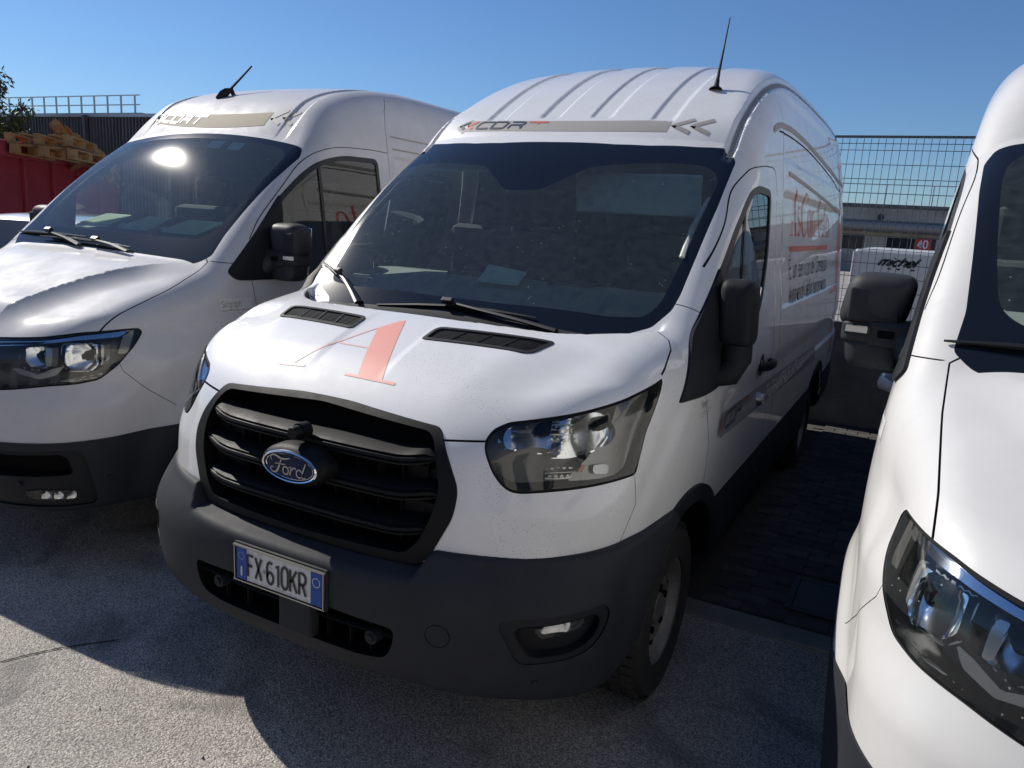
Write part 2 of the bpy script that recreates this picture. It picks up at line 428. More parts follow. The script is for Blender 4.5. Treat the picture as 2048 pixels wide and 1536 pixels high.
INTD = mat('cabin_dark', (.04, .044, .05), .85)
INTL = mat('cabin_lining', (.66, .69, .63), .8)
SEAT = mat('seat_fabric', (.055, .058, .064), .95)
ORNG = mat('orange_print', (.72, .13, .055), .45, coat=.5)
SALM = mat('salmon_print', (.86, .36, .28), .5, coat=.4)
INK = mat('black_print', (.02, .022, .026), .5)
NAVY = mat('navy_print', (.03, .045, .075), .4)
GREY = mat('grey_print', (.36, .345, .325), .55, spec=.3)
DGREY = mat('dark_grey_print', (.25, .25, .25), .5, spec=.3)
BEIG = mat('beige_print', (.46, .40, .29), .7, spec=.2)
SILV = mat('silver_print', (.74, .73, .68), .5)
STRIP = mat('rail_plastic', (.30, .285, .255), .6)
PWHT = mat('plate_white', (.62, .63, .63), .5, noise=(60, (.42, .41, .40), .5, .72))
PBLU = mat('plate_blue', (.0, .055, .30), .4)
BLUE = mat('badge_blue', (.003, .012, .055), .3, spec=.25)
PAPER = mat('paper', (.72, .78, .62), .8)
WIPR = mat('wiper_black', (.014, .014, .015), .42)
# ---------------------------------------------------------------- object helpers
def flat(m): return m
def mk(name, m, material, par=None, N=None, kind=None, smooth=True, bev=0, label=None):
    V, T = m
    me = bpy.data.meshes.new(name)
    V = V.tolist() if hasattr(V, 'tolist') else [tuple(v) for v in V]
    T = T.tolist() if hasattr(T, 'tolist') else [tuple(t) for t in T]
    me.from_pydata(V, [], T); me.validate(verbose=False) if N is None else None
    me.update()
    if isinstance(material, (list, tuple)):
        for x in material: me.materials.append(x)
    else: me.materials.append(material)
    if smooth: me.polygons.foreach_set('use_smooth', [True]*len(me.polygons))
    if N is not None: me.normals_split_custom_set_from_vertices(N.tolist())
    o = bpy.data.objects.new(name, me); COL.objects.link(o)
    if par is not None: o.parent = par
    if kind: o['kind'] = kind
    if label: o['label'] = label
    if bev:
        b = o.modifiers.new('bevel', 'BEVEL'); b.width = bev; b.segments = 2; b.limit_method = 'ANGLE'; b.angle_limit = .6
        me.polygons.foreach_set('use_smooth', [False]*len(me.polygons))
    elif smooth and N is None:
        me.set_sharp_from_angle(angle=math.radians(38))
    return o
def thing(name, label, cat, loc=(0, 0, 0), rz=0, group=None):
    o = bpy.data.objects.new(name, None); COL.objects.link(o); o.location = loc; o.rotation_euler = (0, 0, rz)
    o.empty_display_size = .2
    o['label'] = label; o['category'] = cat
    if group: o['group'] = group
    return o
def tag(o, label, cat, group=None):
    o['label'] = label; o['category'] = cat
    if group: o['group'] = group
    return o
def box(c, s, rz=0, rx=0, ry=0):
    h = np.array(s)/2; P = np.array([[x, y, z] for x in (-1, 1) for y in (-1, 1) for z in (-1, 1)], float)*h
    for ang, ax in ((rx, 0), (ry, 1), (rz, 2)):
        if ang:
            a, b = [(1, 2), (2, 0), (0, 1)][ax]; cs, sn = math.cos(ang), math.sin(ang)
            Q = P.copy(); Q[:, a] = cs*P[:, a]-sn*P[:, b]; Q[:, b] = sn*P[:, a]+cs*P[:, b]; P = Q
    F = [(0, 1, 3, 2), (4, 6, 7, 5), (0, 4, 5, 1), (2, 3, 7, 6), (0, 2, 6, 4), (1, 5, 7, 3)]
    return P+np.array(c, float), F
def jn(*ms):
    V = []; F = []; n = 0
    for v, f in ms:
        v = np.asarray(v, float); V.append(v); F += [tuple(int(i)+n for i in t) for t in (f.tolist() if hasattr(f, 'tolist') else f)]; n += len(v)
    return np.concatenate(V), F
def tube(pts, r, n=8, cap=True, closed=False, sq=(1, 1)):
    pts = [np.array(p, float) for p in pts]; m = len(pts); V = []; F = []
    rr = r if isinstance(r, (list, tuple, np.ndarray)) else [r]*m
    up = None
    for i in range(m):
        a = pts[i-1] if (i or closed) else pts[0]; b = pts[(i+1) % m] if (i < m-1 or closed) else pts[-1]
        d = b-a; d /= max(np.linalg.norm(d), 1e-9)
        if up is None:
            up = np.array([0, 0, 1.]) if abs(d[2]) < .9 else np.array([0, 1., 0])
        s = np.cross(d, up); s /= max(np.linalg.norm(s), 1e-9); up = np.cross(s, d)
        for k in range(n):
            t = 2*math.pi*k/n; V.append(pts[i]+rr[i]*(math.cos(t)*s*sq[0]+math.sin(t)*up*sq[1]))
    for i in range(m if closed else m-1):
        for k in range(n):
            a, b = i*n+k, i*n+(k+1) % n; j = ((i+1) % m)*n
            F.append((a, b, j+(k+1) % n, j+k))
    if cap and not closed:
        F.append(tuple(range(n))[::-1]); F.append(tuple(range((m-1)*n, m*n)))
    return np.array(V), F
def lathe(prof, c, axis, n=32, capped=False):
    """profile (radius, along) turned about axis through c"""
    ax = np.array(axis, float); ax /= np.linalg.norm(ax)
    s = np.cross(ax, [0, 0, 1.] if abs(ax[2]) < .9 else [0, 1., 0]); s /= np.linalg.norm(s); t = np.cross(ax, s)
    V = []; F = []
    for r, h in prof:
        for k in range(n):
            a = 2*math.pi*k/n; V.append(np.array(c)+ax*h+r*(math.cos(a)*s+math.sin(a)*t))
    for i in range(len(prof)-1):
        for k in range(n): F.append((i*n+k, i*n+(k+1) % n, (i+1)*n+(k+1) % n, (i+1)*n+k))
    return np.array(V), F
def prism(poly, frame, d0, d1):
    """polygon (a,b) lifted by frame(a,b,depth)->xyz between two depths"""
    n = len(poly); V = [frame(a, b, d0) for a, b in poly]+[frame(a, b, d1) for a, b in poly]
    F = [tuple(range(n))[::-1], tuple(range(n, 2*n))]+[(i, (i+1) % n, n+(i+1) % n, n+i) for i in range(n)]
    return np.array(V), F
def ribbon(pts, wid, step=.02):
    """flat 2-D stroke: centre line pts (N,2), width or list of widths -> V2, quads"""
    pts = np.asarray(pts, float); wd = np.full(len(pts), wid) if np.isscalar(wid) else np.asarray(wid, float)
    P = [pts[0]]; Wd = [wd[0]]
    for i in range(len(pts)-1):
        k = max(1, int(np.ceil(np.linalg.norm(pts[i+1]-pts[i])/step)))
        for j in range(1, k+1): P.append(pts[i]+(pts[i+1]-pts[i])*j/k); Wd.append(wd[i]+(wd[i+1]-wd[i])*j/k)
    P = np.array(P); n = len(P); d = np.gradient(P, axis=0); d /= np.maximum(np.linalg.norm(d, axis=1, keepdims=True), 1e-9)
    nr = np.stack([-d[:, 1], d[:, 0]], 1)*np.array(Wd)[:, None]/2
    return np.concatenate([P+nr, P-nr]), [(i, i+1, n+i+1, n+i) for i in range(n-1)]
def drop(Fn, P, d, t0=0, n=260, far=4.):
    """move points along d until they meet Fn=0"""
    P = np.array(P, float)+np.array(d, float)*t0; d = np.array(d, float); t = np.zeros(len(P))
    for _ in range(n):
        Q = P+t[:, None]*d; f = Fn(Q[:, 0], Q[:, 1], Q[:, 2])
        t = np.where(f > 1e-5, t+np.clip(f*.5, 1e-5, .1), t)
    Q = P+t[:, None]*d
    return Q
def wrap(m2, Fn, axis, side=1, off=.0012):
    """lay a flat 2-D mesh on the solid: axis 'z' (x,y from above), 'x' (y,z from the side), 'y' (x,z from the front)"""
    v, f = m2; v = np.asarray(v, float); n = len(v)
    if axis == 'z': P = np.stack([v[:, 0], v[:, 1], np.full(n, 3.2)], 1); d = (0, 0, -1)
    if axis == 'x': P = np.stack([np.full(n, 1.5*side), v[:, 0], v[:, 1]], 1); d = (-side, 0, 0)
    if axis == 'y': P = np.stack([v[:, 0], np.full(n, -.6), v[:, 1]], 1); d = (0, 1, 0)
    Q = drop(Fn, P, d); N = normals(Fn, Q)
    f = [tuple(int(i) for i in t) for t in f]; out = []
    for t in f:
        nn = np.cross(Q[t[1]]-Q[t[0]], Q[t[-1]]-Q[t[0]])
        out.append(t if nn@N[t[0]] >= 0 else t[::-1])
    return (Q+N*off, out), N
# stroke letters on a 0..w by 0..1 box
def arc(cx, cy, rx, ry, a0, a1, n=8):
    return [(cx+rx*math.cos(math.radians(a0+(a1-a0)*i/n)), cy+ry*math.sin(math.radians(a0+(a1-a0)*i/n))) for i in range(n+1)]
GL = {
 'F': (.5, [[(0, 0), (0, 1), (.48, 1)], [(0, .52), (.38, .52)]]),
 'X': (.55, [[(0, 1), (.5, 0)], [(.5, 1), (0, 0)]]),
 '6': (.5, [arc(.25, .72, .24, .28, 50, 180, 6)+[(.01, .3)]+arc(.25, .27, .24, .27, 180, 540, 16)]),
 '1': (.3, [[(.02, .84), (.22, .98), (.22, 0)]]),
 '0': (.5, [arc(.25, .72, .24, .28, 0, 180, 8)+[(.01, .28)]+arc(.25, .28, .24, .28, 180, 360, 8)+[(.49, .72)]]),
 'K': (.52, [[(0, 0), (0, 1)], [(.48, 1), (.02, .42)], [(.17, .6), (.5, 0)]]),
 'R': (.52, [[(0, 0), (0, 1), (.24, 1)]+arc(.24, .74, .25, .26, 90, -90, 8)+[(0, .48)], [(.24, .48), (.5, 0)]]),
 '4': (.55, [[(.4, 0), (.4, 1), (0, .28), (.55, .28)]]),
 'I': (.1, [[(.0, 0), (.0, 1)]]),
 'A': (.5, [[(0, 0), (.25, 1), (.5, 0)], [(.1, .36), (.4, .36)]]),
 'u': (.4, [[(.0, .66), (0, .2)]+arc(.19, .2, .19, .2, 180, 360, 6)+[(.38, .66)], [(.38, .66), (.38, 0)]]),
 't': (.3, [[(.13, .9), (.13, .15)]+arc(.25, .13, .12, .12, 180, 280, 4), [(0, .66), (.28, .66)]]),
 'o': (.42, [arc(.2, .33, .2, .33, 0, 360, 14)]),
 'v': (.4, [[(0, .66), (.2, 0), (.4, .66)]]),
 'e': (.4, [[(.02, .36), (.38, .36)]+arc(.2, .33, .19, .33, 5, 320, 12)]),
 'i': (.12, [[(.03, 0), (.03, .66)], [(.03, .84), (.03, .93)]]),
 'c': (.38, [arc(.2, .33, .2, .33, 50, 310, 10)]),
 'l': (.12, [[(.03, 0), (.03, 1)]]),
 'd': (.42, [arc(.2, .33, .19, .33, 0, 360, 14), [(.39, 0), (.39, 1)]]),
 'a': (.4, [arc(.2, .33, .19, .33, 0, 360, 14), [(.39, 0), (.39, .66)]]),
 'n': (.4, [[(0, 0), (0, .66)], [(0, .46)]+arc(.19, .46, .19, .2, 180, 0, 6)+[(.38, 0)]]),
 's': (.36, [arc(.17, .5, .16, .16, 40, 270, 8)+arc(.17, .17, .17, .17, 90, -140, 8)]),
 'r': (.26, [[(0, 0), (0, .66)], [(0, .44)]+arc(.18, .46, .18, .2, 180, 80, 4)]),
 'z': (.36, [[(0, .66), (.34, .66), (0, 0), (.35, 0)]]),
 'p': (.42, [arc(.2, .33, .19, .33, 0, 360, 14), [(0, .66), (0, -.3)]]),
 'g': (.42, [arc(.2, .33, .19, .33, 0, 360, 14), [(.39, .66), (.39, -.15)]+arc(.2, -.15, .19, .15, 0, -150, 6)]),
 'h': (.4, [[(0, 0), (0, 1)], [(0, .46)]+arc(.19, .46, .19, .2, 180, 0, 6)+[(.38, 0)]]),
 'm': (.62, [[(0, 0), (0, .66)], [(0, .48)]+arc(.15, .5, .15, .16, 180, 0, 6)+[(.3, 0)], [(.3, .48)]+arc(.45, .5, .15, .16, 180, 0, 6)+[(.6, 0)]]),
 'E': (.42, [[(.4, 1), (0, 1), (0, 0), (.4, 0)], [(0, .52), (.35, .52)]]),
 'C': (.48, [arc(.25, .72, .24, .28, 20, 180, 7)+arc(.25, .28, .24, .28, 180, 340, 7)]),
 'O': (.5, [arc(.25, .72, .24, .28, 0, 180, 8)+[(.01, .28)]+arc(.25, .28, .24, .28, 180, 360, 8)+[(.49, .72)]]),
 'N': (.48, [[(0, 0), (0, 1), (.46, 0), (.46, 1)]]),
 'S': (.46, [arc(.23, .75, .21, .25, 30, 270, 9)+arc(.23, .25, .22, .25, 90, -150, 9)]),
 'G': (.5, [arc(.25, .72, .24, .28, 20, 180, 7)+arc(.25, .28, .24, .28, 180, 360, 7)+[(.49, .45), (.28, .45)]]),
 'M': (.6, [[(0, 0), (0, 1), (.29, .3), (.58, 1), (.58, 0)]]),
 'L': (.4, [[(0, 1), (0, 0), (.38, 0)]]),
 ' ': (.25, []),
}
GL['\u00c8'] = (.42, GL['E'][1]+[[(.12, 1.28), (.26, 1.14)]])
def text2(s, x0, y0, h, wd, sx=1., gap=.16, slant=0, step=.03):
    """stroke text -> flat mesh in 2-D; h cap height, wd stroke width, sx horizontal squeeze"""
    ms = []; x = 0
    for ch in s:
        w_, st = GL.get(ch, GL[' '])
        for p in st:
            q = [((x+a+slant*b)*h*sx+x0, b*h+y0) for a, b in p]
            ms.append(ribbon(q, wd, step*3))
        x += w_+gap
    return jn2(ms), x*h*sx
def jn2(ms):
    V = []; F = []; n = 0
    for v, f in ms:
        V.append(v); F += [tuple(i+n for i in t) for t in f]; n += len(v)
    return np.concatenate(V), F
def grid2(x0, x1, y0, y1, nx, ny, fn=None):
    xs = np.linspace(x0, x1, nx+1); ys = np.linspace(y0, y1, ny+1)
    V = np.array([(x, y) for y in ys for x in xs])
    if fn is not None: V = np.array([fn(*v) for v in V])
    F = [(j*(nx+1)+i, j*(nx+1)+i+1, (j+1)*(nx+1)+i+1, (j+1)*(nx+1)+i) for j in range(ny) for i in range(nx)]
    return V, F
def pocket(m, off):
    """walls and floor going inwards from a cut-out region"""
    V, T = weld(m); off = np.broadcast_to(np.asarray(off, float), V.shape)
    wv, wt = shell_walls(V, T, off)
    return joinm((wv, wt), (V+off, T))
def rim(m, off):
    V, T = weld(m); return shell_walls(V, T, np.broadcast_to(np.asarray(off, float), V.shape))
def copy_tree(o, parent=None):
    c = o.copy(); COL.objects.link(c)
    if parent is not None: c.parent = parent
    for ch in list(o.children): copy_tree(ch, c)
    return c
# ---------------------------------------------------------------- turning an implicit body into panels
class Skin:
    def __init__(s, F, xs, ys, zs):
        s.F = F; V, T = nets(F, xs, ys, zs); s.m = (pull(F, V), T)
    def nf(s, V): return normals(s.F, V)
    def take(s, phi):
        a, s.m = split(s.m, phi); return a
    def refine(s, near, lv=2):
        for _ in range(lv):
            V, T = s.m; d = near(V)
            e = np.maximum(np.linalg.norm(V[T[:, 0]]-V[T[:, 1]], axis=1), np.maximum(np.linalg.norm(V[T[:, 1]]-V[T[:, 2]], axis=1), np.linalg.norm(V[T[:, 2]]-V[T[:, 0]], axis=1)))
            hot = (d[T].min(1) < e*1.2)
            A = T[hot]; K = T[~hot]
            if len(A) == 0: return
            E = np.sort(np.concatenate([A[:, [0, 1]], A[:, [1, 2]], A[:, [2, 0]]]), 1)
            U, inv = np.unique(E, axis=0, return_inverse=True); inv = inv.ravel()+len(V); n = len(A)
            ab, bc, ca = inv[:n], inv[n:2*n], inv[2*n:]
            s.m = (np.concatenate([V, (V[U[:, 0]]+V[U[:, 1]])/2]),
                   np.concatenate([K, np.stack([A[:, 0], ab, ca], 1), np.stack([A[:, 1], bc, ab], 1), np.stack([A[:, 2], ca, bc], 1), np.stack([ab, bc, ca], 1)]))
    def gap(s, pts, proj, where, w=.0045, depth=.006):
        """cut a narrow joint along a projected polyline; returns the sunk strip"""
        pts = np.asarray(pts, float); lo = pts.min(0)-.05; hi = pts.max(0)+.05
        def dist(V):
            q = proj(V); d = np.full(len(V), 9.); ok = ((q > lo) & (q < hi)).all(1) & where(V)
            if ok.any(): d[ok] = sdline(q[ok], pts)
            return d
        s.refine(dist, 3)
        g = s.take(lambda V: dist(V)-w/2)
        return (g[0]-depth*s.nf(g[0]) if len(g[0]) else g[0], g[1])
    def outside(s, *_): pass
YZ = lambda V: V[:, 1:3]
SZ = lambda V: np.stack([np.abs(V[:, 0])+V[:, 1], V[:, 2]], 1)
XZ = lambda V: V[:, [0, 2]]
AXZ = lambda V: np.stack([np.abs(V[:, 0]), V[:, 2]], 1)
XY = lambda V: V[:, :2]
AXY = lambda V: np.stack([np.abs(V[:, 0]), V[:, 1]], 1)
def mirror_poly(h):
    """right half outline (first and last on the centre line or not) -> full symmetric polygon"""
    h = [tuple(p) for p in h]
    return h+[(-x, y) for x, y in h[::-1] if abs(x) > 1e-6]
def half(m, sgn):
    return split(m, lambda V: -sgn*V[:, 0])[0]
def bowl_surface(m, N, poly, centres, r0, d0, d1, proj=SZ):
    """a lamp's reflector: the lens surface sunk by d0 and dished by d1 round each centre"""
    V, T = m; q = proj(V); dep = np.full(len(V), d0)
    for c in centres:
        r = np.hypot(q[:, 0]-c[0], (q[:, 1]-c[1])*1.15)
        dep = np.maximum(dep, d0+d1*np.clip(1-(r/r0)**2, 0, 1))
    return V+np.stack([np.zeros(len(V)), dep, np.zeros(len(V))], 1), T
def wheel(par, x, y, r, sgn, arch=False):
    """tyre, steel rim, hub and nuts about a cross axis; sgn is the outer side"""
    W = .235; a = (sgn, 0, 0); c = (x, y, r)
    tp = [(r*.62, -W/2), (r*.80, -W*.53), (r*.93, -W*.5), (r*.985, -W*.40), (r, -W*.30), (r, W*.30), (r*.985, W*.40), (r*.93, W*.5), (r*.80, W*.53), (r*.62, W/2), (r*.6, W*.40)]
    t = mk('wheel', lathe(tp, c, a, 56), TYRE, par)
    blocks = []
    for k in range(52):
        th = 2*math.pi*k/52
        for j in (-.36, -.14, .10, .34):
            b, f = box((0, 0, 0), (W*.17, r*.095, .012)); b = b+np.array([j*W, 0, r+.002])
            t2 = th+(.03 if j in (-.14, .34) else 0)
            cs, sn = math.cos(t2), math.sin(t2)
            b = np.stack([b[:, 0]*sgn, cs*b[:, 1]-sn*b[:, 2], sn*b[:, 1]+cs*b[:, 2]], 1)+np.array(c)
            blocks.append((b, f))
    mk('tread', jn(*blocks), TYRE, t, smooth=False, kind='stuff')
    rp = [(r*.64, W*.42), (r*.62, W*.46), (r*.585, W*.44), (r*.56, W*.30), (r*.50, W*.16), (r*.44, W*.22), (r*.36, W*.34), (r*.30, W*.30), (r*.2, W*.22), (r*.17, W*.36), (r*.10, W*.38), (.001, W*.38)]
    rm = mk('rim', lathe(rp, c, a, 48), RIM, t)
    nuts = []
    for k in range(5):
        th = 2*math.pi*k/5+.3; p = np.array(c)+np.array([sgn*W*.24, math.cos(th)*r*.255, math.sin(th)*r*.255])
        nuts.append(lathe([(.001, .03), (.014, .03), (.015, 0)], p, a, 6))
    mk('wheel_nuts', jn(*nuts), DARK, t)
    holes = []
    for k in range(10):
        th = 2*math.pi*(k+.5)/10; p = np.array(c)+np.array([sgn*W*.285, math.cos(th)*r*.42, math.sin(th)*r*.42])
        holes.append(lathe([(.001, .004), (.017, .004), (.02, -.01)], p, a, 10))
    mk('vent_holes', jn(*holes), DARK, t)
    return t
def chevron(x, y, w, h, th, sgn=1):
    return [(x+w*sgn, y+h/2), (x, y), (x+w*sgn, y-h/2)]
def logo(Fn, axis, x0, y0, h, sx, par, dirn=1, side=1, cols=None, gloss=None, shear=0):
    """double chevron and four rounded stroke letters; dirn flips reading direction on a left-hand flank"""
    cols = cols or (NAVY, ORNG, NAVY, ORNG)
    def pt(a, b): return (x0+dirn*(a*h*sx+shear*b*h), y0+b*h)
    L = {0: [[(.62, 1.0), (.0, .5), (.45, .0)]], 1: [[(1.28, 1.0), (.66, .5), (1.1, .0)]],
         2: [[(2.6, 1), (1.85, 1), (1.6, .85), (1.45, .15), (1.55, 0), (2.4, 0)],
             [(2.75, 1), (3.55, 1), (3.72, .85), (3.6, .12), (3.45, 0), (2.62, 0), (2.75, 1)],
             [(3.95, 0), (4.02, .52), (4.75, .52), (4.9, .62), (4.95, .9), (4.8, 1), (4.0, 1)], [(4.6, .5), (4.85, .3), (4.85, 0)]],
         3: [[(5.3, 1), (6.5, 1)], [(5.95, 1), (5.85, .62)]]}
    for k in range(4):
        ms = [ribbon([pt(*p) for p in st], h*(.24 if k < 2 else .17), h*.25) for st in L[k]]
        (m, N) = wrap(jn2(ms), Fn, axis, side, .0052)
        mk('logo_chevron' if k < 2 else 'logo_letters', m, cols[k], par, N)
def serif_text(Fn, par, y0, z0, h, sx, side=1, dirn=1):
    """tall red serif wordmark on the flank, y grows backwards"""
    th, tn = .17, .035
    G = {'A': (.92, [([(.12, 0), (.42, 1)], tn), ([(.43, 1), (.74, 0)], th), ([(.2, .3), (.6, .3)], tn), ([(0, .01), (.26, .01)], tn), ([(.56, .01), (.92, .01)], tn)]),
         's': (.5, [(arc(.22, .5, .17, .16, 40, 250, 8), .07), ([(.1, .42), (.36, .24)], .12), (arc(.22, .16, .17, .15, 60, -150, 8), .07)]),
         'C': (.95, [(arc(.46, .5, .40, .5, 40, 130, 8), .06), (arc(.46, .5, .40, .5, 130, 235, 10), .15), (arc(.46, .5, .40, .5, 235, 325, 8), .06)]),
         'o': (.62, [(arc(.28, .32, .24, .32, 50, 130, 6), .05), (arc(.28, .32, .24, .32, 130, 230, 8), .12), (arc(.28, .32, .24, .32, 230, 310, 6), .05), (arc(.28, .32, .24, .32, -50, 50, 8), .12)]),
         'n': (.66, [([(.12, 0), (.12, .62)], .12), (arc(.32, .44, .18, .18, 170, 0, 8), .07), ([(.5, .44), (.5, 0)], .12), ([(.0, .01), (.24, .01)], tn), ([(.38, .01), (.62, .01)], tn)]),
         'u': (.66, [([(.12, .64), (.12, .18)], .12), (arc(.3, .18, .18, .17, 180, 350, 8), .06), ([(.5, .64), (.5, 0)], .12)]),
         't': (.42, [([(.16, .85), (.16, .12)], .12), (arc(.26, .12, .1, .1, 180, 300, 5), .06), ([(0, .63), (.36, .63)], tn)])}
    ms = []; x = 0
    for ch in 'AsConAuto':
        w_, st = G[ch]
        for p, wd in st: ms.append(ribbon([(y0+dirn*(x+a)*h*sx, z0+b*h) for a, b in p], wd*h*.8, .03))
        x += w_+.04
    m, N = wrap(jn2(ms), Fn, 'x', side, .004); mk('flank_lettering', m, ORNG, par, N)
    return x*h*sx
def flank_livery(Fn, par, y0, side, zA, zU, zE, zT, k=1., dirn=1):
    L = serif_text(Fn, par, y0, zA, .255*k, 1.06, side, dirn)
    m, N = wrap(ribbon([(y0, zU), (y0+dirn*L*.93, zU)], .03, .05), Fn, 'x', side, .004); mk('flank_underline', m, ORNG, par, N)
    for s, z, w_ in (('\u00c8 un servizio del Consorzio', zE, 1.72), ('Autoveicoli della tua provincia', zT, 1.72)):
        m2, w0 = text2(s, 0, 0, 1, .1, 1, .17)
        h = .105*k; sx = w_*k/(w0*h)
        m2, w0 = text2(s, y0-.02*dirn, z, h, .012*k, sx*dirn, .17)
        m, N = wrap(m2, Fn, 'x', side, .004); mk('flank_small_print', m, INK, par, N)

def halves(name, m, mt, par, F=None, off=0):
    for sg in (1, -1):
        h = half(m, sg)
        if len(h[1]):
            n = normals(F, h[0]) if F is not None else None
            mk(name, (h[0]+off*n if F is not None else h[0], h[1]), mt, par, n)
# ---------------------------------------------------------------- the white van in the middle
def build_middle_van():
    R = thing('panel_van', 'middle white panel van with black grille and salmon letter A on its bonnet', 'van', group='vans parked side by side')
    fs = .0135
    B = Skin(t_body, np.arange(0, 1.09, fs), np.concatenate([np.arange(-.03, 2.72, fs), np.arange(2.75, 6.02, .055)]), np.arange(.37, 2.86, fs))
    gaps = []
    right = lambda V: V[:, 0] > .5
    both = lambda V: np.abs(V[:, 0]) > .5
    # windscreen
    WS = fillet(mirror_poly([(0, 1.768), (.30, 1.773), (.46, 1.792), (.66, 1.845), (.79, 1.893), (.842, 1.845), (.856, 1.56), (.853, 1.32), (.848, 1.17), (.838, 1.11), (.79, 1.037), (.705, .99), (.6, .86), (.3, .70)]), .012)
    def ph(V):
        return np.maximum(np.maximum(sdpoly(XY(V), WS), t_cab(*V.T)-t_nose(*V.T)), 1.335-V[:, 2])
    W = B.take(ph)
    CL = fillet([(.74, 1.745), (.80, 1.715), (.818, 1.66), (.811, 1.332), (.79, 1.124), (.753, 1.063), (.614, 1.035), (.153, 1.011), (-.153, 1.011), (-.614, 1.035), (-.753, 1.063), (-.79, 1.124), (-.811, 1.332), (-.818, 1.66), (-.80, 1.70), (-.74, 1.70), (-.29, 1.62), (-.11, 1.489), (.066, 1.495), (.25, 1.628)], .035)
    clear, border_ = split(W, lambda V: sdpoly(XY(V), CL))
    nc = lambda V: normals(t_cab, V)
    ws = mk('windscreen', clear, WGL, R, nc(clear[0])); mk('glass_border', border_, FRIT, ws, nc(border_[0]))
    # side windows and the black mirror triangles
    WIN = fillet([(2.295, 2.0), (1.99, 2.005), (1.85, 1.978), (1.747, 1.922), (1.551, 1.797), (1.333, 1.632), (.835, 1.212), (1.18, 1.20), (1.43, 1.228), (1.974, 1.392), (2.16, 1.50), (2.272, 1.72)], [.07, .1, .1, .1, .05, .02, .012, .1, .1, .2, .2, .1])
    S = B.take(lambda V: np.maximum(sdpoly(YZ(V), WIN), .55-np.abs(V[:, 0])))
    tri, S = split(S, lambda V: V[:, 1]-(1.345+.25*(V[:, 2]-1.62)))
    glass_, rub = split(S, lambda V: np.maximum(sdpoly(YZ(V), inset(WIN, .032)), 1.375-V[:, 1]+.25*(V[:, 2]-1.62)))
    bar, glass_ = split(glass_, lambda V: np.abs(V[:, 1]-1.70-.12*(V[:, 2]-1.7))-.011)
    for sg in (1, -1):
        g = half(glass_, sg); n = B.nf(g[0]); sw = mk('side_window', (g[0]-.006*n, g[1]), SGL, R, n)
        r = jn(half(rub, sg), half(bar, sg), rim(half(rub, sg), np.array([-sg*.03, 0, 0]))); mk('window_rubber', r, RUB, sw)
        g = half(tri, sg); n = B.nf(g[0]); mk('mirror_base', jn((g[0]+.008*n, g[1]), rim((g[0]+.008*n, g[1]), np.array([-sg*.02, 0, 0]))), BLK, R)
    # headlights
    HL = fillet([(1.696, 1.309), (1.432, 1.267), (1.199, 1.239), (1.006, 1.218), (.886, 1.205), (.817, 1.183), (.78, 1.152), (.776, 1.122), (.799, 1.071), (.832, 1.036), (.867, 1.017), (.907, 1.012), (1.048, 1.018), (1.255, 1.023), (1.485, 1.030), (1.545, 1.158)], .02)
    H = B.take(lambda V: np.maximum(np.maximum(sdpoly(SZ(V), HL), V[:, 1]-1.1), .5-np.abs(V[:, 0])))
    REF = fillet([(.836, 1.150), (.850, 1.178), (.890, 1.194), (1.072, 1.214), (1.232, 1.228), (1.284, 1.213), (1.319, 1.178), (1.323, 1.159), (1.294, 1.133), (1.233, 1.118), (1.131, 1.108), (1.044, 1.110), (.981, 1.127), (.913, 1.130), (.848, 1.129)], .02)
    SWEEP = fillet([(1.41, 1.255), (1.519, 1.274), (1.610, 1.283), (1.555, 1.215), (1.43, 1.05), (1.353, 1.031), (1.141, 1.036), (1.133, 1.046), (1.219, 1.089), (1.256, 1.112), (1.325, 1.148), (1.359, 1.189), (1.384, 1.228)], .012)
    IND = [(1.023, 1.081), (1.143, 1.080), (1.142, 1.059), (1.128, 1.047), (1.013, 1.047)]
    COR = fillet([(1.247, 1.079), (1.319, 1.078), (1.334, 1.063), (1.323, 1.048), (1.250, 1.053)], .008)
    for sg in (1, -1):
        h = half(H, sg); inner, ring = split(h, lambda V: sdpoly(SZ(V), inset(HL, .008)))
        n = B.nf(inner[0]); inw = np.array([-sg*.05, .085, 0])
        hl = mk('headlight', pocket(h, inw), HOUS, R)
        mk('lens', (inner[0]+.002*n, inner[1]), LENS, hl, n)
        mk('lens_seal', (ring[0]-.003*B.nf(ring[0]), ring[1]), GAP, hl)
        rf = split(inner, lambda V: sdpoly(SZ(V), REF))[0]
        b = bowl_surface(rf, None, REF, [(.975, 1.170), (1.225, 1.175)], .105, .022, .055)
        mk('reflector', jn(b, rim(b, np.array([0, .04, 0]))), BOWL, hl)
        lp = split(inner, lambda V: np.maximum(np.abs(sdpoly(SZ(V), REF)-.002)-.0028, V[:, 2]-1.16))[0]; mk('reflector_lip', (lp[0]+np.array([-sg*.012, .018, 0]), lp[1]), CHR, hl)
        sw = split(inner, lambda V: sdpoly(SZ(V), SWEEP))[0]
        mk('side_bezel', (sw[0]+np.array([-sg*.022, .02, 0]), sw[1]), HOUS2, hl)
        rb = split(inner, lambda V: np.maximum(sdpoly(SZ(V), IND), 0*V[:, 0]-1))[0]
        ribs = [split(rb, lambda V, k=k: np.abs((V[:, 2]-1.046)/.0068-k-.5)-.42)[0] for k in range(5)]
        mk('indicator_lamp', jn(*[(q[0]+np.array([-sg*.008, .018, 0]), q[1]) for q in ribs if len(q[1])]), RIBL, hl)
        cr = split(inner, lambda V: sdpoly(SZ(V), COR))[0]
        mk('position_lamp', (cr[0]+np.array([-sg*.010, .012, 0]), cr[1]), RIBL, hl)
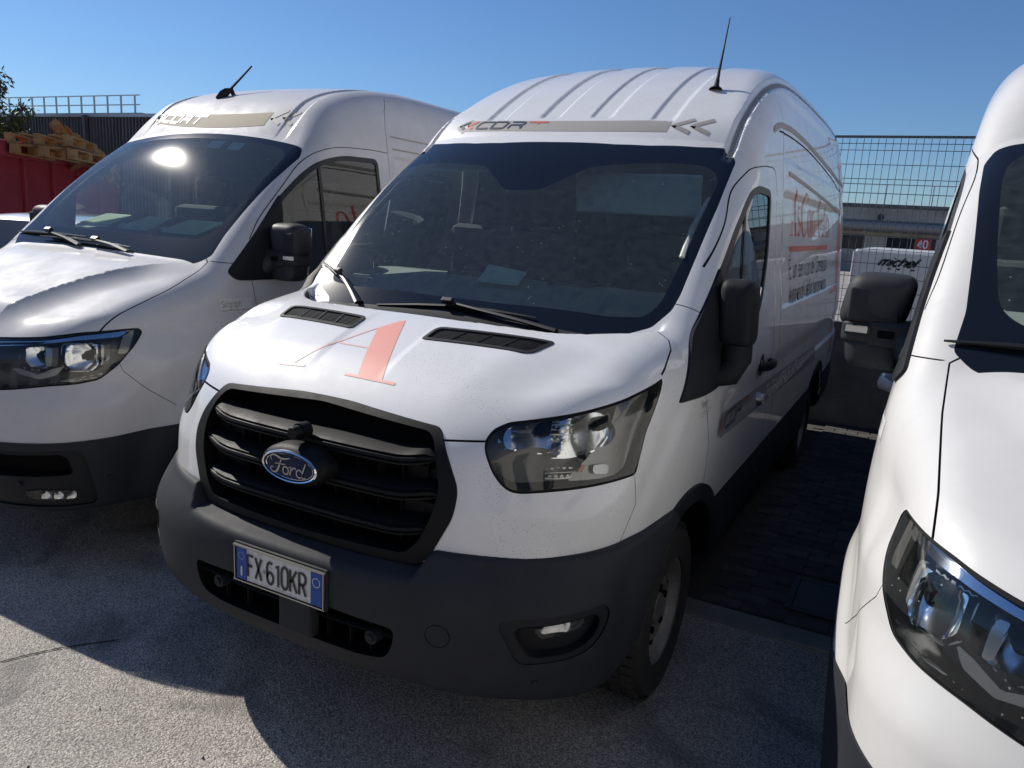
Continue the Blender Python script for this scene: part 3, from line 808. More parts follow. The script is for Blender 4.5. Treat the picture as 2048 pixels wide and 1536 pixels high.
        am = split(inner, lambda V: sdpoly(SZ(V), [(1.16, 1.072), (1.20, 1.082), (1.225, 1.095), (1.21, 1.072), (1.18, 1.06)]))[0]
        mk('amber_cap', (am[0]+np.array([-sg*.01, .017, 0]), am[1]), AMB, hl)
        # prism between the bowls and the bulbs
        pr = split(inner, lambda V: sdpoly(SZ(V), [(1.062, 1.209), (1.150, 1.214), (1.142, 1.173), (1.102, 1.130), (1.017, 1.122)]))[0]
        ribs = [split(pr, lambda V, k=k: np.abs((V[:, 2]-1.12)/.0065-k-.5)-.40)[0] for k in range(15)]
        mk('prism', jn(*[(q[0]+np.array([-sg*.006, .014, 0]), q[1]) for q in ribs if len(q[1])]), RIBL, hl)
        bl = []
        for s_, z_ in ((.985, 1.178), (1.235, 1.19)):
            q = inner[0]; i = np.argmin((SZ(q)[:, 0]-s_)**2+(q[:, 2]-z_)**2); p = q[i]+np.array([0, .045, 0])
            bl.append(lathe([(.001, -.012), (.012, -.012), (.013, -.004), (.020, .0), (.022, .03)], p, (0, 1, 0), 14))
        mk('bulb', jn(*bl), DARK, hl)
    # grille opening
    GR = fillet(mirror_poly([(0, 1.196), (.101, 1.195), (.446, 1.171), (.470, 1.14), (.510, 1.079), (.545, 1.009), (.541, .93), (.489, .815), (.466, .782), (.43, .768), (0, .765)]), .03)
    G = B.take(lambda V: np.maximum(sdpoly(XZ(V), GR), V[:, 1]-.42))
    # bonnet vents
    for sg in (1, -1):
        VP = fillet([(.153*sg, .474), (.156*sg, .577), (.592*sg, .642), (.553*sg, .518)], [.02, .03, .02, .04])
        v = B.take(lambda V: np.maximum(sdpoly(XY(V), VP), np.maximum(1.2-V[:, 2], V[:, 1]-.75)))
        inn, fr = split(v, lambda V: sdpoly(XY(V), inset(VP, .014)))
        nv = B.nf(fr[0]); bv = mk('bonnet_vent', jn((fr[0]+.003*nv, fr[1]), rim((fr[0]+.003*nv, fr[1]), np.array([0, 0, -.02])), pocket(inn, (0, .01, -.045))), BLK, R)
        bars = []
        for k in range(8):
            y_ = lambda x, k=k: .480+.018+(.075+.022*(abs(x)-.15))*(k+.5)/8+(abs(x)-.15)*.112
            q = drop(t_body, [(sg*x, y_(x), 2.0) for x in np.linspace(.170, .56, 9)], (0, 0, -1))
            bars.append(tube(q-np.array([0, 0, .006]), .0032, 5))
        for x in (.265, .36, .455):
            q = drop(t_body, [(sg*(x-.012), .492+(x-.15)*.112, 2.0), (sg*(x+.012), .572+(x-.15)*.135, 2.0)], (0, 0, -1)); bars.append(tube(q-np.array([0, 0, .003]), .004, 5))
        mk('vent_slats', jn(*bars), BLK, bv)
    # joints
    for sg in (1, -1):
        gaps.append(B.gap([(1.10, 1.20), (1.202, .992), (1.213, .89), (1.20, .80)], YZ, lambda V, sg=sg: V[:, 0]*sg > .5))
        gaps.append(B.gap(smooth_line([(1.30, 1.655), (1.50, 1.81), (1.671, 1.955), (1.837, 2.040), (1.96, 2.080), (2.241, 2.105), (2.40, 2.08), (2.44, 1.9), (2.44, 1.3), (2.43, .66)]), YZ, lambda V, sg=sg: V[:, 0]*sg > .5))
    gaps.append(B.gap([(.45, 1.140), (.60, 1.152)], AXZ, lambda V: V[:, 1] < .5, .006))
    gaps.append(B.gap([(.775, .998), (.83, .985), (.88, .967), (.905, .92), (.925, .80), (.928, .76)], AXY, lambda V: (V[:, 2] > 1.2) & (V[:, 2] < 1.5), .005))
    gaps.append(B.gap([(1.05, 1.56), (1.135, 1.518), (1.19, 1.46)], YZ, both, .004))
    gaps.append(B.gap([(1.475, 1.03), (1.50, .93), (1.39, .80)], SZ, lambda V: (V[:, 1] < .75) & both(V), .003))
    gaps.append(B.gap([(2.62, 2.45), (2.62, .7)], YZ, both, .005)); gaps.append(B.gap([(5.42, 2.42), (5.42, .7)], YZ, both, .006))
    for g_ in gaps:
        if len(g_[1]): halves('panel_joint', g_, GAP, R)
    # wheel arches, trim, sills
    B.take(lambda V: np.maximum(V[:, 2]-.78, V[:, 1]-.60-.0*V[:, 0]))
    lin_ = []; trim = []
    for yc in (1.04, 4.62):
        lin_.append(B.take(lambda V: np.maximum(np.hypot(V[:, 1]-yc, V[:, 2]-.35)-.442, np.where(V[:, 2] < 1.0, -1, 1))))
        trim.append(B.take(lambda V: np.maximum(np.maximum(np.hypot(V[:, 1]-yc, V[:, 2]-.35)-.505, .72-np.abs(V[:, 0])), .40-V[:, 2])))
    lin_.append(B.take(lambda V: V[:, 2]-.412))
    halves('wheel_arch_lining', joinm(*lin_), DARK, R)
    n = B.nf(trim[0][0]); t0 = (trim[0][0]+.014*n, trim[0][1])
    halves('arch_trim', joinm(t0, shell_walls(*weld(t0), -.02*B.nf(weld(t0)[0]))), BLK, R)
    halves('arch_trim', trim[1], BLK, R, t_body, .01)
    sill = B.take(lambda V: np.maximum(V[:, 2]-.70, 1.3-V[:, 1])); halves('sill_cladding', sill, BUMP, R, t_body, .004)
    # bonnet, doors, remaining body
    cw_ = B.take(lambda V: np.maximum(np.maximum(t_yr(np.abs(V[:, 0]))+.006-V[:, 1], np.abs(V[:, 0])-.812), np.maximum(t_nose(*V.T)-t_cab(*V.T)-.004, 1.30-V[:, 2])))
    halves('cowl_panel', cw_, BLK, R, t_body)
    bon = B.take(lambda V: np.maximum(np.maximum(1.146+.012*sstep(.45, .6, np.abs(V[:, 0]))-V[:, 2], np.abs(V[:, 0])-(.926-.5*np.maximum(V[:, 1]-.85, 0))), np.maximum(t_nose(*V.T)-t_cab(*V.T), V[:, 1]-1.06)))
    mk('bonnet', bon, PAINT, R, B.nf(bon[0]))
    DOOR = np.array([(1.10, 1.20), (1.202, .992), (1.213, .89), (1.20, .70), (2.43, .66), (2.44, 1.3), (2.44, 1.9), (2.40, 2.08), (2.241, 2.105), (1.96, 2.080), (1.837, 2.040), (1.671, 1.955), (1.50, 1.81), (1.30, 1.655)])
    dr = B.take(lambda V: np.maximum(sdpoly(YZ(V), DOOR), .55-np.abs(V[:, 0])))
    for sg in (1, -1):
        d = half(dr, sg); dd = mk('door', d, PAINT, R, B.nf(d[0]))
        q = drop(t_body, [(1.5*sg, y, z) for y, z in ((2.10, 1.158), (2.16, 1.166), (2.26, 1.164), (2.36, 1.156))], (-sg, 0, 0))
        ht = tube(q+np.array([[sg*.006, 0, 0], [sg*.042, 0, 0], [sg*.044, 0, 0], [sg*.008, 0, 0]]), [.016, .02, .02, .015], 8, sq=(.8, 1.2))
        cup = lathe([(.055, .002), (.05, .003), (.02, .001)], q[1], (sg, 0, 0), 20); mk('handle', jn(ht, cup), BLK, dd)
        q = drop(t_body, [(1.5*sg, 2.185, .99)], (-sg, 0, 0))[0]; mk('door_lock', jn(lathe([(.001, .034), (.024, .034), (.03, .02), (.036, 0)], q, (sg, 0, 0), 18), box(q+np.array([sg*.036, .004, 0]), (.006, .02, .05))), ALU, dd)
    mk('body', B.m, PAINT, R, B.nf(B.m[0]))
    # cabin lining just inside the shell
    V, T = B.m; keep = (V[T][:, :, 1].max(1) < 2.55) & (V[T][:, :, 1].min(1) > .95) & (V[T][:, :, 2].min(1) > 1.22)
    V2, T2 = compact(V, T[keep]); mk('cabin_lining', (V2-.03*B.nf(V2), T2), INTL, R)
    # roof rails and flank pressings
    for sg in (1, -1):
        gx = lambda y: .80-.02*float(sstep(1.8, 2.6, y))-.012*max(y-2.6, 0)*0
        ys_ = np.concatenate([np.linspace(1.86, 3.2, 40), np.linspace(3.3, 5.8, 30)])
        m, N = wrap(ribbon([(sg*gx(y), y) for y in ys_], .020, .05), t_cab, 'z', 1, .002); mk('gutter_shade', m, STRIP, R, N)  # grey ribbon paints the shade lying in the roof gutter
    for sg in (1, -1):
        pl = smooth_line([(2.345, 2.285), (2.5, 2.325), (2.728, 2.350), (3.06, 2.362), (3.6, 2.350), (4.32, 2.312), (5.35, 2.253), (5.78, 2.225)])
        m, N = wrap(ribbon(pl, [.004]+[.03]*(len(pl)-1), .06), t_body, 'x', sg, .003); mk('side_rail', m, STRIP, R, N)
        m, N = wrap(ribbon(smooth_line([(2.8, 2.118), (3.52, 2.09), (4.25, 2.055), (5.15, 2.01), (5.4, 1.995)]), .022, .06), t_body, 'x', sg, .003); mk('side_rail', m, STRIP, R, N)
        m, N = wrap(ribbon(smooth_line([(2.50, 2.30), (2.845, 2.316), (3.385, 2.316), (4.05, 2.288), (4.94, 2.225), (5.5, 2.165)]), .008, .06), t_body, 'x', sg, .002); mk('side_rail_shadow_joint', m, GAP, R, N)
        m, N = wrap(ribbon([(2.75, 1.355), (5.1, 1.31)], .012, .06), t_body, 'x', sg, .006); mk('flank_moulding', m, PAINT, R, N)
        m, N = wrap(ribbon([(3.55, 1.16), (5.2, 1.135)], .014, .06), t_body, 'x', sg, .006); mk('flank_moulding', m, PAINT, R, N)
        # livery
        flank_livery(t_body, R, 2.96 if sg > 0 else 4.7, sg, 1.79, 1.715, 1.55, 1.41, 1., 1 if sg > 0 else -1)
        st = jn2([ribbon([(5.56, 2.40), (5.60, 2.2), (5.56, 1.98), (5.51, 1.7), (5.47, 1.38), (5.45, .8)], .14, .05), ribbon([(4.82, 1.382), (5.5, 1.372)], .05, .05)])
        m, N = wrap(st, t_body, 'x', sg, .0018); mk('orange_stripe', m, ORNG, R, N)
        y0 = 1.33
        sg_pl = [(1.325, 1.0), (1.40, 1.062), (2.0, 1.052), (3.6, 1.022), (4.3, 1.01), (4.3, .905), (3.6, .91), (2.3, .935), (1.41, .968)]
        sv, sf = grid2(0, 1, 0, 1, 60, 3, lambda a, b: (1.40+a*2.9, (.968-.063*a)+(.094+.011*a)*b-.0*a))
        m, N = wrap((sv, sf), t_body, 'x', sg, .0030); mk('door_strip', m, DGREY, R, N)
        m, N = wrap((np.array([(1.40, .968), (1.40, 1.062), (1.325, 1.012)]), [(0, 1, 2)]), t_body, 'x', sg, .0030); mk('door_strip', m, DGREY, R, N)
        logo(t_body, 'x', 1.36, .985, .060, 1.55, R, 1, sg) if sg > 0 else logo(t_body, 'x', 2.1, .985, .06, 1.55, R, -1, sg)
        m2, w0 = text2('CONSEGNIAMO SOLO RICAMBI ORIGINALI', 2.44 if sg > 0 else 4.2, .955, .062, .0105, 1.05*sg, .17)
        m, N = wrap(m2, t_body, 'x', sg, .0050); mk('strip_lettering', m, SILV, R, N)
        m2 = text2('Sirgraph', 1.06 if sg > 0 else 1.19, 1.156, .026, .0035, .80*sg, .14)[0]
        m2 = jn2([m2, ribbon([(1.06, 1.135), (1.185, 1.14)], .004, .02), ribbon([(1.06, 1.122), (1.185, 1.127)], .003, .02)])
        m, N = wrap(m2, t_body, 'x', sg, .0012); mk('maker_sticker', m, GREY, R, N)
    # bonnet letter
    thin = [ribbon([(-.012, .588), (-.222, .262)], .009, .03), ribbon([(-.278, .250), (-.168, .256)], .008, .03), ribbon([(-.128, .388), (.02, .384)], .007, .03)]
    m, N = wrap(jn2(thin), t_body, 'z', 1, .0012); mk('bonnet_letter_thin_strokes', m, PINK, R, N)
    A = [ribbon([(.010, .252), (.216, .250)], .009, .03)]
    # heavy stroke as a subdivided quad
    A.append(grid2(0, 1, 0, 1, 8, 22, lambda a, b: ((.062+a*.100)*(1-b)+(-.058+a*.060)*b, .254*(1-b)+((.512+a*.086))*b)))
    m, N = wrap(jn2(A), t_body, 'z', 1, .0012); mk('bonnet_letter', m, SALM, R, N)
    # header strip and logo above the windscreen
    yb = lambda x, t: 1.842+.19*x*x+t*(.088-.02*x*x)
    sv, sf = grid2(-.60, .50, 0, 1, 60, 4, lambda x, t: (x, yb(x, t)))
    m, N = wrap((sv, sf), t_cab, 'z', 1, .0012); mk('header_strip', m, GREY, R, N)
    m, N = wrap(jn2([ribbon([(-.60, yb(.60, 0)), (-.665, yb(.665, .45)), (-.60, yb(.60, 1))], .03, .02)]), t_cab, 'z', 1, .0014); mk('header_strip', m, GREY, R, N)
    for k in (0, 1):
        x = .515+k*.085; m, N = wrap(ribbon([(x+.085, yb(x+.1, 1.05)), (x, yb(x, .5)), (x+.085, yb(x+.1, -.05))], .022, .02), t_cab, 'z', 1, .0022); mk('header_chevron', m, GREY, R, N)
    class Bent: pass
    def hdr(px, pz):   # flat logo coordinates -> roof plan
        return px, yb(px, (pz))
    for k, (st, colr) in enumerate((([[(.60, 1.0), (.0, .5), (.45, .0)]], NAVY), ([[(1.28, 1.0), (.66, .5), (1.1, .0)]], ORNG),
         ([[(2.6, 1), (1.85, 1), (1.6, .85), (1.45, .15), (1.55, 0), (2.4, 0)], [(2.75, 1), (3.55, 1), (3.72, .85), (3.6, .12), (3.45, 0), (2.62, 0), (2.75, 1)], [(3.95, 0), (4.02, .52), (4.75, .52), (4.9, .62), (4.95, .9), (4.8, 1), (4.0, 1)], [(4.6, .5), (4.85, .3), (4.85, 0)]], NAVY),
         ([[(5.2, 1), (6.5, 1)], [(5.95, 1), (5.8, .75)]], ORNG))):
        ms = [ribbon([hdr(-.655+a*.083, .2+b*.62) for a, b in s_], .017 if k < 2 else .0125, .015) for s_ in st]
        m, N = wrap(jn2(ms), t_cab, 'z', 1, .003); mk('logo_chevron' if k < 2 else 'logo_letters', m, colr, R, N)
    # antenna
    p = drop(t_cab, [(.59, 2.33, 3.2)], (0, 0, -1))[0]; tip = p+np.array([-.02, .33, .46])*1.0
    an = mk('antenna', lathe([(.034, 0), (.032, .006), (.018, .012), (.013, .03), (.010, .06)], p, (-.02, .35, .9), 18), BLK, R)
    mk('mast', tube([p+np.array([0, .01, .02]), p+np.array([-.004, .045, .10]), p+np.array([-.008, .11, .24]), p+np.array([-.012, .17, .375])], [.010, .0075, .0045, .0035], 8), BLK, an)
    # grille -------------------------------------------------------------
    GI = fillet(mirror_poly([(0, 1.182), (.425, 1.158), (.456, 1.115), (.490, 1.015), (.483, .94), (.445, .842), (.405, .797), (0, .785)]), .035)
    inn, fr = split(G, lambda V: sdpoly(XZ(V), GI))
    nf = B.nf(fr[0]); f2 = (fr[0]+.004*nf, fr[1])
    gr = mk('grille', pocket(inn, (0, .11, 0)), DARK, R)
    mk('grille_frame', jn(f2, rim(f2, (0, .07, 0))), GRL, gr)
    gy = lambda x, z: T_Y0(z)+(.38+.10*sstep(.93, 1.12, z))*abs(x)**3.3
    for zb, xe in ((1.070, .462), (.965, .492), (.858, .462)):
        xs_ = np.concatenate([[-xe], np.linspace(-xe+.03, xe-.03, 31), [xe]]); V = []; F = []
        pr = [(.060, .036), (.008, .026), (-.004, .019), (.004, .015), (-.008, .010), (-.010, .001), (.002, -.003), (-.005, -.008), (-.003, -.014), (.060, -.018)]
        for i, x in enumerate(xs_):
            k = .25 if i in (0, len(xs_)-1) else 1
            up = .018*sstep(.34, .48, abs(x))
            for dy, dz in pr: V.append((x, gy(x, zb)+.004+(dy if dy > .02 else dy*k)+.012*sstep(.40, .47, abs(x)), zb+up+dz*k))
        q = len(pr)
        for i in range(len(xs_)-1):
            for j in range(q): F.append((i*q+j, (i+1)*q+j, (i+1)*q+(j+1) % q, i*q+(j+1) % q))
        mk('grille_bar', (V, F), GRL, gr)
    fins = [box((x, gy(x, .95)+.080, .93), (.004, .03, .29-.25*max(abs(x)-.30, 0))) for x in np.arange(-.42, .43, .084)]
    [mk('grille_fin', b_, GRL, gr, smooth=False) for b_ in fins]
    shut = [box((x, gy(x, z)+.075, z), (.15, .012, .055)) for x in (-.40, .40) for z in (1.018, .912)]
    [mk('grille_blank', b_, GRL, gr, smooth=False) for b_ in shut]
    mk('key_cap', jn(lathe([(.001, -.018), (.018, -.018), (.021, -.013), (.021, .05)], (.0, .035, 1.105), (0, 1, 0), 20), lathe([(.026, .012), (.026, .05)], (.0, .035, 1.105), (0, 1, 0), 20)), GRL, gr)
    # badge
    bc = np.array([0, .030, 1.0]); el = lambda rx, rz, y, n=56: [(bc[0]+rx*math.cos(2*math.pi*k/n), bc[1]+y, bc[2]+rz*math.sin(2*math.pi*k/n)) for k in range(n)]
    def loft(rings, cap=True):
        n = len(rings[0]); V = [p for r in rings for p in r]; F = [(i*n+k, i*n+(k+1) % n, (i+1)*n+(k+1) % n, (i+1)*n+k) for i in range(len(rings)-1) for k in range(n)]
        if cap: F.append(tuple(range((len(rings)-1)*n, len(rings)*n)))
        return V, F
    bd = mk('badge', loft([el(.135, .068, .05), el(.132, .066, .005), el(.124, .060, -.012), el(.112, .050, -.020)]), GRL, R)
    mk('badge_ring', loft([el(.113, .051, -.016), el(.113, .051, -.025), el(.109, .0475, -.029), el(.105, .0445, -.027), el(.104, .0435, -.022)], False), CHR, bd)
    mk('badge_field', loft([el(.105, .0445, -.021), el(.08, .034, -.0235), el(.04, .017, -.025), el(.004, .002, -.0255)]), BLUE, bd)
    mk('badge_line', tube(el(.0965, .0385, -.0235), .0009, 5, closed=True), CHR, bd)
    S_ = [([(-.062, .010), (-.066, .019), (-.056, .026), (-.040, .024), (-.028, .020), (-.012, .021), (.006, .026)], [.002, .003, .004, .0055, .006, .005, .002]),
          ([(-.024, .021), (-.031, .006), (-.038, -.012), (-.046, -.022), (-.058, -.024), (-.066, -.017), (-.062, -.010), (-.054, -.011)], [.003, .005, .006, .005, .0035, .003, .003, .002]),
          ([(-.050, .001), (-.034, .004), (-.018, .004), (-.010, .007)], [.0015, .003, .003, .0015]),
          (arc(-.010, -.012, .010, .011, 80, 440, 12), .0036),
          ([(-.002, -.004), (.006, .001), (.012, -.002)], .0025), ([(.012, .001), (.008, -.012), (.005, -.022)], .0042), ([(.011, -.008), (.018, .0), (.025, .001), (.027, -.003)], .0036),
          (arc(.040, -.012, .0105, .011, 40, 400, 12), .0036), ([(.063, .021), (.057, .006), (.051, -.010), (.050, -.020), (.056, -.023), (.063, -.018)], [.003, .0042, .0045, .004, .003, .002])]
    rb = jn2([ribbon(smooth_line(p, 4) if len(p) > 2 else p, w_ if np.isscalar(w_) else (np.interp(np.linspace(0, 1, (len(p)-1)*4+1), np.linspace(0, 1, len(p)), w_) if len(p) > 2 else w_), .004) for p, w_ in S_])
    mk('badge_script', (np.array([(bc[0]+a*1.12, bc[1]-.0275, bc[2]+b*1.12) for a, b in rb[0]]), rb[1]), ALU, bd)
    # bumper --------------------------------------------------------------
    g2 = .0125
    K = Skin(t_bumper, np.arange(0, 1.06, g2), np.arange(-.08, .98, g2), np.arange(.30, .94, g2))
    IN = fillet([(-.42, .586), (-.19, .598), (.19, .598), (.426, .586), (.414, .52), (.388, .475), (.30, .462), (-.30, .462), (-.388, .475), (-.414, .52)], .03)
    it = K.take(lambda V: np.maximum(sdpoly(XZ(V), IN), V[:, 1]-.1))
    FO = fillet([(.815, .656), (.866, .670), (1.286, .682), (1.330, .640), (1.298, .590), (1.227, .548), (1.137, .533), (.916, .522), (.885, .536), (.812, .640)], .03)
    fo = K.take(lambda V: np.maximum(np.maximum(sdpoly(SZ(V), FO), V[:, 1]-.5), .5-np.abs(V[:, 0])))
    K.refine(lambda V: np.where(V[:, 1] < .15, np.abs(np.hypot(V[:, 0]-.557, V[:, 2]-.592)-.036), 9), 3)
    cg = K.take(lambda V: np.where(V[:, 1] < .15, np.abs(np.hypot(V[:, 0]-.557, V[:, 2]-.592)-.036)-.0012, 9))
    bp = mk('bumper', K.m, BUMP, R, K.nf(K.m[0]))
    mk('tow_eye_joint', (cg[0]-.004*K.nf(cg[0]), cg[1]), GAP, bp)
    gi = mk('lower_intake', pocket(it, (0, .12, 0)), DARK, R)
    bars = [tube([(x, .012+.30*abs(x)**3.1, .545-.0*x) for x in np.linspace(-.41, .41, 13)], .010, 8, sq=(1.6, .7)), tube([(x, .020+.30*abs(x)**3.1, .528) for x in np.linspace(-.41, .41, 13)], .006, 6, sq=(1.6, .7))]
    for x in (-.30, -.20, .15, .24, .32): bars.append(box((x, .03, .53), (.004, .02, .13)))
    mk('intake_bar', jn(*bars), GRL, gi)
    for x in (-.30, .345):
        mk('fixing_bolt', jn(lathe([(.001, -.022), (.011, -.022), (.012, -.014), (.022, -.014), (.024, -.006), (.024, .02)], (x, .0, .537), (0, 1, 0), 18)), BLK, gi)
    mk('sensor_box', box((.055, -.008, .530), (.135, .05, .135)), BUMP, R, bev=.012)
    for sg in (1, -1):
        h = half(fo, sg); FI = fillet([(.872, .630), (.90, .644), (1.235, .660), (1.272, .635), (1.245, .595), (1.19, .568), (1.11, .552), (.965, .547), (.93, .556)], .02)
        cup, bez = split(h, lambda V: sdpoly(SZ(V), FI))
        nb = K.nf(bez[0]); fg = mk('fog_lamp', jn((bez[0]-.004*nb, bez[1]), pocket(cup, np.array([-sg*.02, .035, 0])), rim(h, np.array([0, .012, 0]))), BLK, R)
        FL = fillet([(.955, .638), (1.19, .652), (1.178, .618), (.99, .606)], .008)
        l = split(cup, lambda V: sdpoly(SZ(V), FL))[0]; nl = K.nf(l[0])
        mk('fog_reflector', bowl_surface((l[0]+np.array([-sg*.012, .008, 0]), l[1]), None, None, [(1.02, .63)], .08, .008, .02), CHR, fg)
        mk('fog_lens', (l[0]+np.array([-sg*.006, .004, 0]), l[1]), LENS, fg, nl)
    for x, z in ((.818, .461), (-.818, .461), (.43, .66), (-.43, .66)):
        q = drop(t_bumper, [(x, -.5, z)], (0, 1, 0))[0]; n = normals(t_bumper, q[None])[0]
        mk('parking_sensor', lathe([(.001, .0035), (.008, .0035), (.0085, .001), (.0105, .003), (.0115, .0005)], q, n, 20), BUMP, bp) if x > .5 or x < -.5 else None
    # number plate
    pz = .652; py = -.040
    hp = mk('number_plate', box((0, py+.008, pz), (.392, .014, .138)), BLK, R, bev=.006)
    mk('plate_panel', box((0, py, pz), (.360, .004, .110)), PWHT, hp, smooth=False)
    mk('plate_rim', jn(box((0, py-.003, pz+.060), (.385, .008, .005)), box((0, py-.003, pz-.060), (.385, .008, .004)), box((-.187, py-.003, pz), (.004, .008, .12)), box((.187, py-.003, pz), (.004, .008, .12))), ALU, hp, smooth=False)
    for x in (-.158, .158): mk('plate_band', box((x, py-.002, pz), (.044, .004, .109)), PBLU, hp, smooth=False)
    fl = lambda m2, y: (np.array([(a, y, b) for a, b in m2[0]]), m2[1])
    t = [text2('FX', -.130, pz-.037, .073, .0096, .70, .16, 0, .01)[0], text2('610KR', -.046, pz-.037, .073, .0096, .74, .17, 0, .01)[0]]
    mk('plate_characters', fl(jn2(t), py-.0042), INK, hp)
    mk('plate_emblem', fl(jn2([ribbon([(-.058+.0055*math.cos(a), pz-.002+.0055*math.sin(a)) for a in np.linspace(0, 6.28, 13)], .0015, .01), ribbon([(-.060, pz), (-.056, pz-.004)], .0015, .01)]), py-.0042), INK, hp)
    stars = [ribbon([(-.158+.012*math.cos(a)-.0012, pz+.027+.012*math.sin(a)), (-.158+.012*math.cos(a)+.0012, pz+.027+.012*math.sin(a))], .0024, .01) for a in np.linspace(0, 2*math.pi, 13)[:-1]]
    mk('plate_stars', fl(jn2(stars), py-.0046), SILV, hp)
    mk('plate_country_letter', fl(ribbon([(-.158, pz-.042), (-.158, pz-.010)], .0075, .01), py-.0046), PWHT, hp)
    mk('plate_ring', fl(ribbon([(.158+.0145*math.cos(a), pz+.022+.0145*math.sin(a)) for a in np.linspace(0, 2*math.pi, 28)], .0018, .01), py-.0046), SILV, hp)
    # mirrors
    for sg in (1, -1):
        def mir(x, y, z):
            X = np.abs(x); 
            a = np.maximum(np.abs(X-1.045+.035*(z-1.5))-.062, 0*X)
            q = np.power(np.power(np.abs(X-1.042+.06*(z-1.5))/.068, 5)+np.power(np.abs(y-1.32)/.080, 3.2)+np.power(np.abs(z-1.492)/.128, 6), 1/4.)-1
            return q*.07
        xs_ = np.arange(.94, 1.16, .009); V, T = nets(mir, xs_, np.arange(1.2, 1.45, .009), np.arange(1.32, 1.66, .009), sym=False)
        V = pull(mir, V); Nn = normals(mir, V); V[:, 0] *= sg; Nn[:, 0] *= sg
        V = V+np.array([.10, .13, 0])*(sg < 0)
        mr = mk('door_mirror', (V, T if sg > 0 else T[:, ::-1]), BLK, R, Nn)
        mk('mirror_glass', box((sg*1.042+(.10 if sg < 0 else 0), 1.405+(.13 if sg < 0 else 0), 1.490), (.112, .006, .205)), CHR, mr, bev=.01)
        mk('mirror_arm', jn(tube([(sg*.97, 1.27, 1.24), (sg*1.035, 1.295, 1.26), (sg*1.055, 1.31, 1.31), (sg*1.05, 1.32, 1.37)], [.045, .055, .052, .046], 12, sq=(1, 1)), lathe([(.058, 0), (.060, .01), (.058, .07), (.05, .075)], (sg*1.05, 1.315, 1.30), (0, 0, 1), 24)), BLK, mr)
    # wipers
    def wiper(pts_b, pts_a, clip):
        qb = drop(t_cab, [(x, y, 2.6) for x, y in pts_b], (0, 0, -1)); nb = normals(t_cab, qb)
        wp = mk('wiper', tube(qb+nb*.012, [.004]+[.009]*(len(qb)-2)+[.004], 6, sq=(1.1, .8)), WIPR, R)
        qa = drop(t_cab, [(x, y, 2.6) for x, y in pts_a], (0, 0, -1)); na = normals(t_cab, qa); hgt = np.linspace(.026, .03, len(qa))[:, None]
        mk('wiper_arm', tube(qa+na*hgt, list(np.linspace(.008, .014, len(qa))), 6, sq=(1.2, .7)), WIPR, wp)
        c = drop(t_cab, [(clip[0], clip[1], 2.6)], (0, 0, -1))[0]; mk('wiper_clip', box(c+np.array([0, -.018, .03]), (.05, .024, .022), rx=.6, rz=clip[2]), WIPR, wp, bev=.004)
    wiper([(-.399, .952), (-.2, .963), (-.043, .972), (.15, .975), (.351, .975)], [(-.045, .978), (.08, .965), (.20, .955), (.33, .945), (.462, .935)], (-.05, .972, 0))
    wiper([(-.891, 1.165), (-.80, 1.118), (-.714, 1.078), (-.60, 1.02), (-.49, .963)], [(-.715, 1.085), (-.64, 1.045), (-.56, .995), (-.485, .945)], (-.716, 1.08, -.45))
    # cowl corner filler beside the screen
    q = drop(t_cab, [(-.90, 1.16, 2.6), (-.905, 1.10, 2.6), (-.87, 1.02, 2.6), (-.82, .985, 2.6)], (0, 0, -1)); mk('cowl_corner', tube(q, [.01, .03, .035, .02], 8, sq=(1, .6)), BLK, R)
    # cabin
    dp = [(1.03, 1.385), (1.2, 1.448), (1.35, 1.478), (1.55, 1.508), (1.70, 1.505), (1.76, 1.46), (1.78, 1.30), (1.7, .95), (1.05, .95)]
    dash = mk('dashboard', prism(dp, lambda a, b, d: (d, a, b), -.86, .86), INT, R)
    mk('dash_bin', jn(box((-.28, 1.60, 1.512), (.30, .14, .02)), box((.22, 1.60, 1.512), (.22, .14, .02))), INTD, dash, bev=.006)
    th = np.linspace(0, 2*math.pi, 33)[:-1]; cw = np.array([.47, 1.80, 1.42])
    stw = mk('steering_wheel', tube([cw+np.array([.20*math.cos(a), .09*math.sin(a), .18*math.sin(a)]) for a in th], .015, 8, closed=True), INTD, R)
    mk('wheel_hub', jn(box(cw+np.array([0, .02, -.02]), (.16, .05, .10), rx=-.45), box(cw, (.36, .02, .03))), INTD, stw, bev=.01)
    for x in (.47, -.25, -.62):
        s_ = mk('seat', jn(box((x, 2.02, 1.03), (.44, .5, .16)), box((x, 2.28, 1.42), (.44, .13, .66), rx=.18), box((x, 2.34, 1.86), (.26, .10, .20))), SEAT, R, bev=.04)
    mk('bulkhead', jn(prism([(sx_*(float(T_SIDE(z))-.07), z) for sx_, z in [(1, z) for z in (.45, .9, 1.3, 1.7, 2.1, 2.4)]+[(-1, z) for z in (2.4, 2.1, 1.7, 1.3, .9, .45)]], lambda a, b, d: (a, d, b), 2.50, 2.53), box((0, 1.7, .62), (1.80, 1.7, .03))), INTD, R, smooth=False)
    mk('sun_visor', jn(box((.43, 1.76, 1.935), (.60, .022, .185), rx=.18)), INTL, R, bev=.01)
    mk('sun_visor', jn(box((-.40, 1.78, 2.04), (.56, .12, .016), rx=.45)), INTL, R, bev=.006)
    mk('grab_rail', tube([(.80, 1.62, 1.92), (.79, 1.45, 1.80), (.80, 1.30, 1.68)], .012, 8), INTL, R)
    # wheels
    for y in (1.04, 4.62):
        for sg in (1, -1): wheel(R, sg*.845, y, .342, sg)
    mk('underfloor', box((0, 2.9, .36), (1.5, 5.2, .12)), DARK, R, smooth=False)
    [mk('side_marker_lamp', box((sg*1.005, 2.35, .585), (.02, .05, .03)), AMB, R, bev=.004) for sg in (1, -1)]
    return R
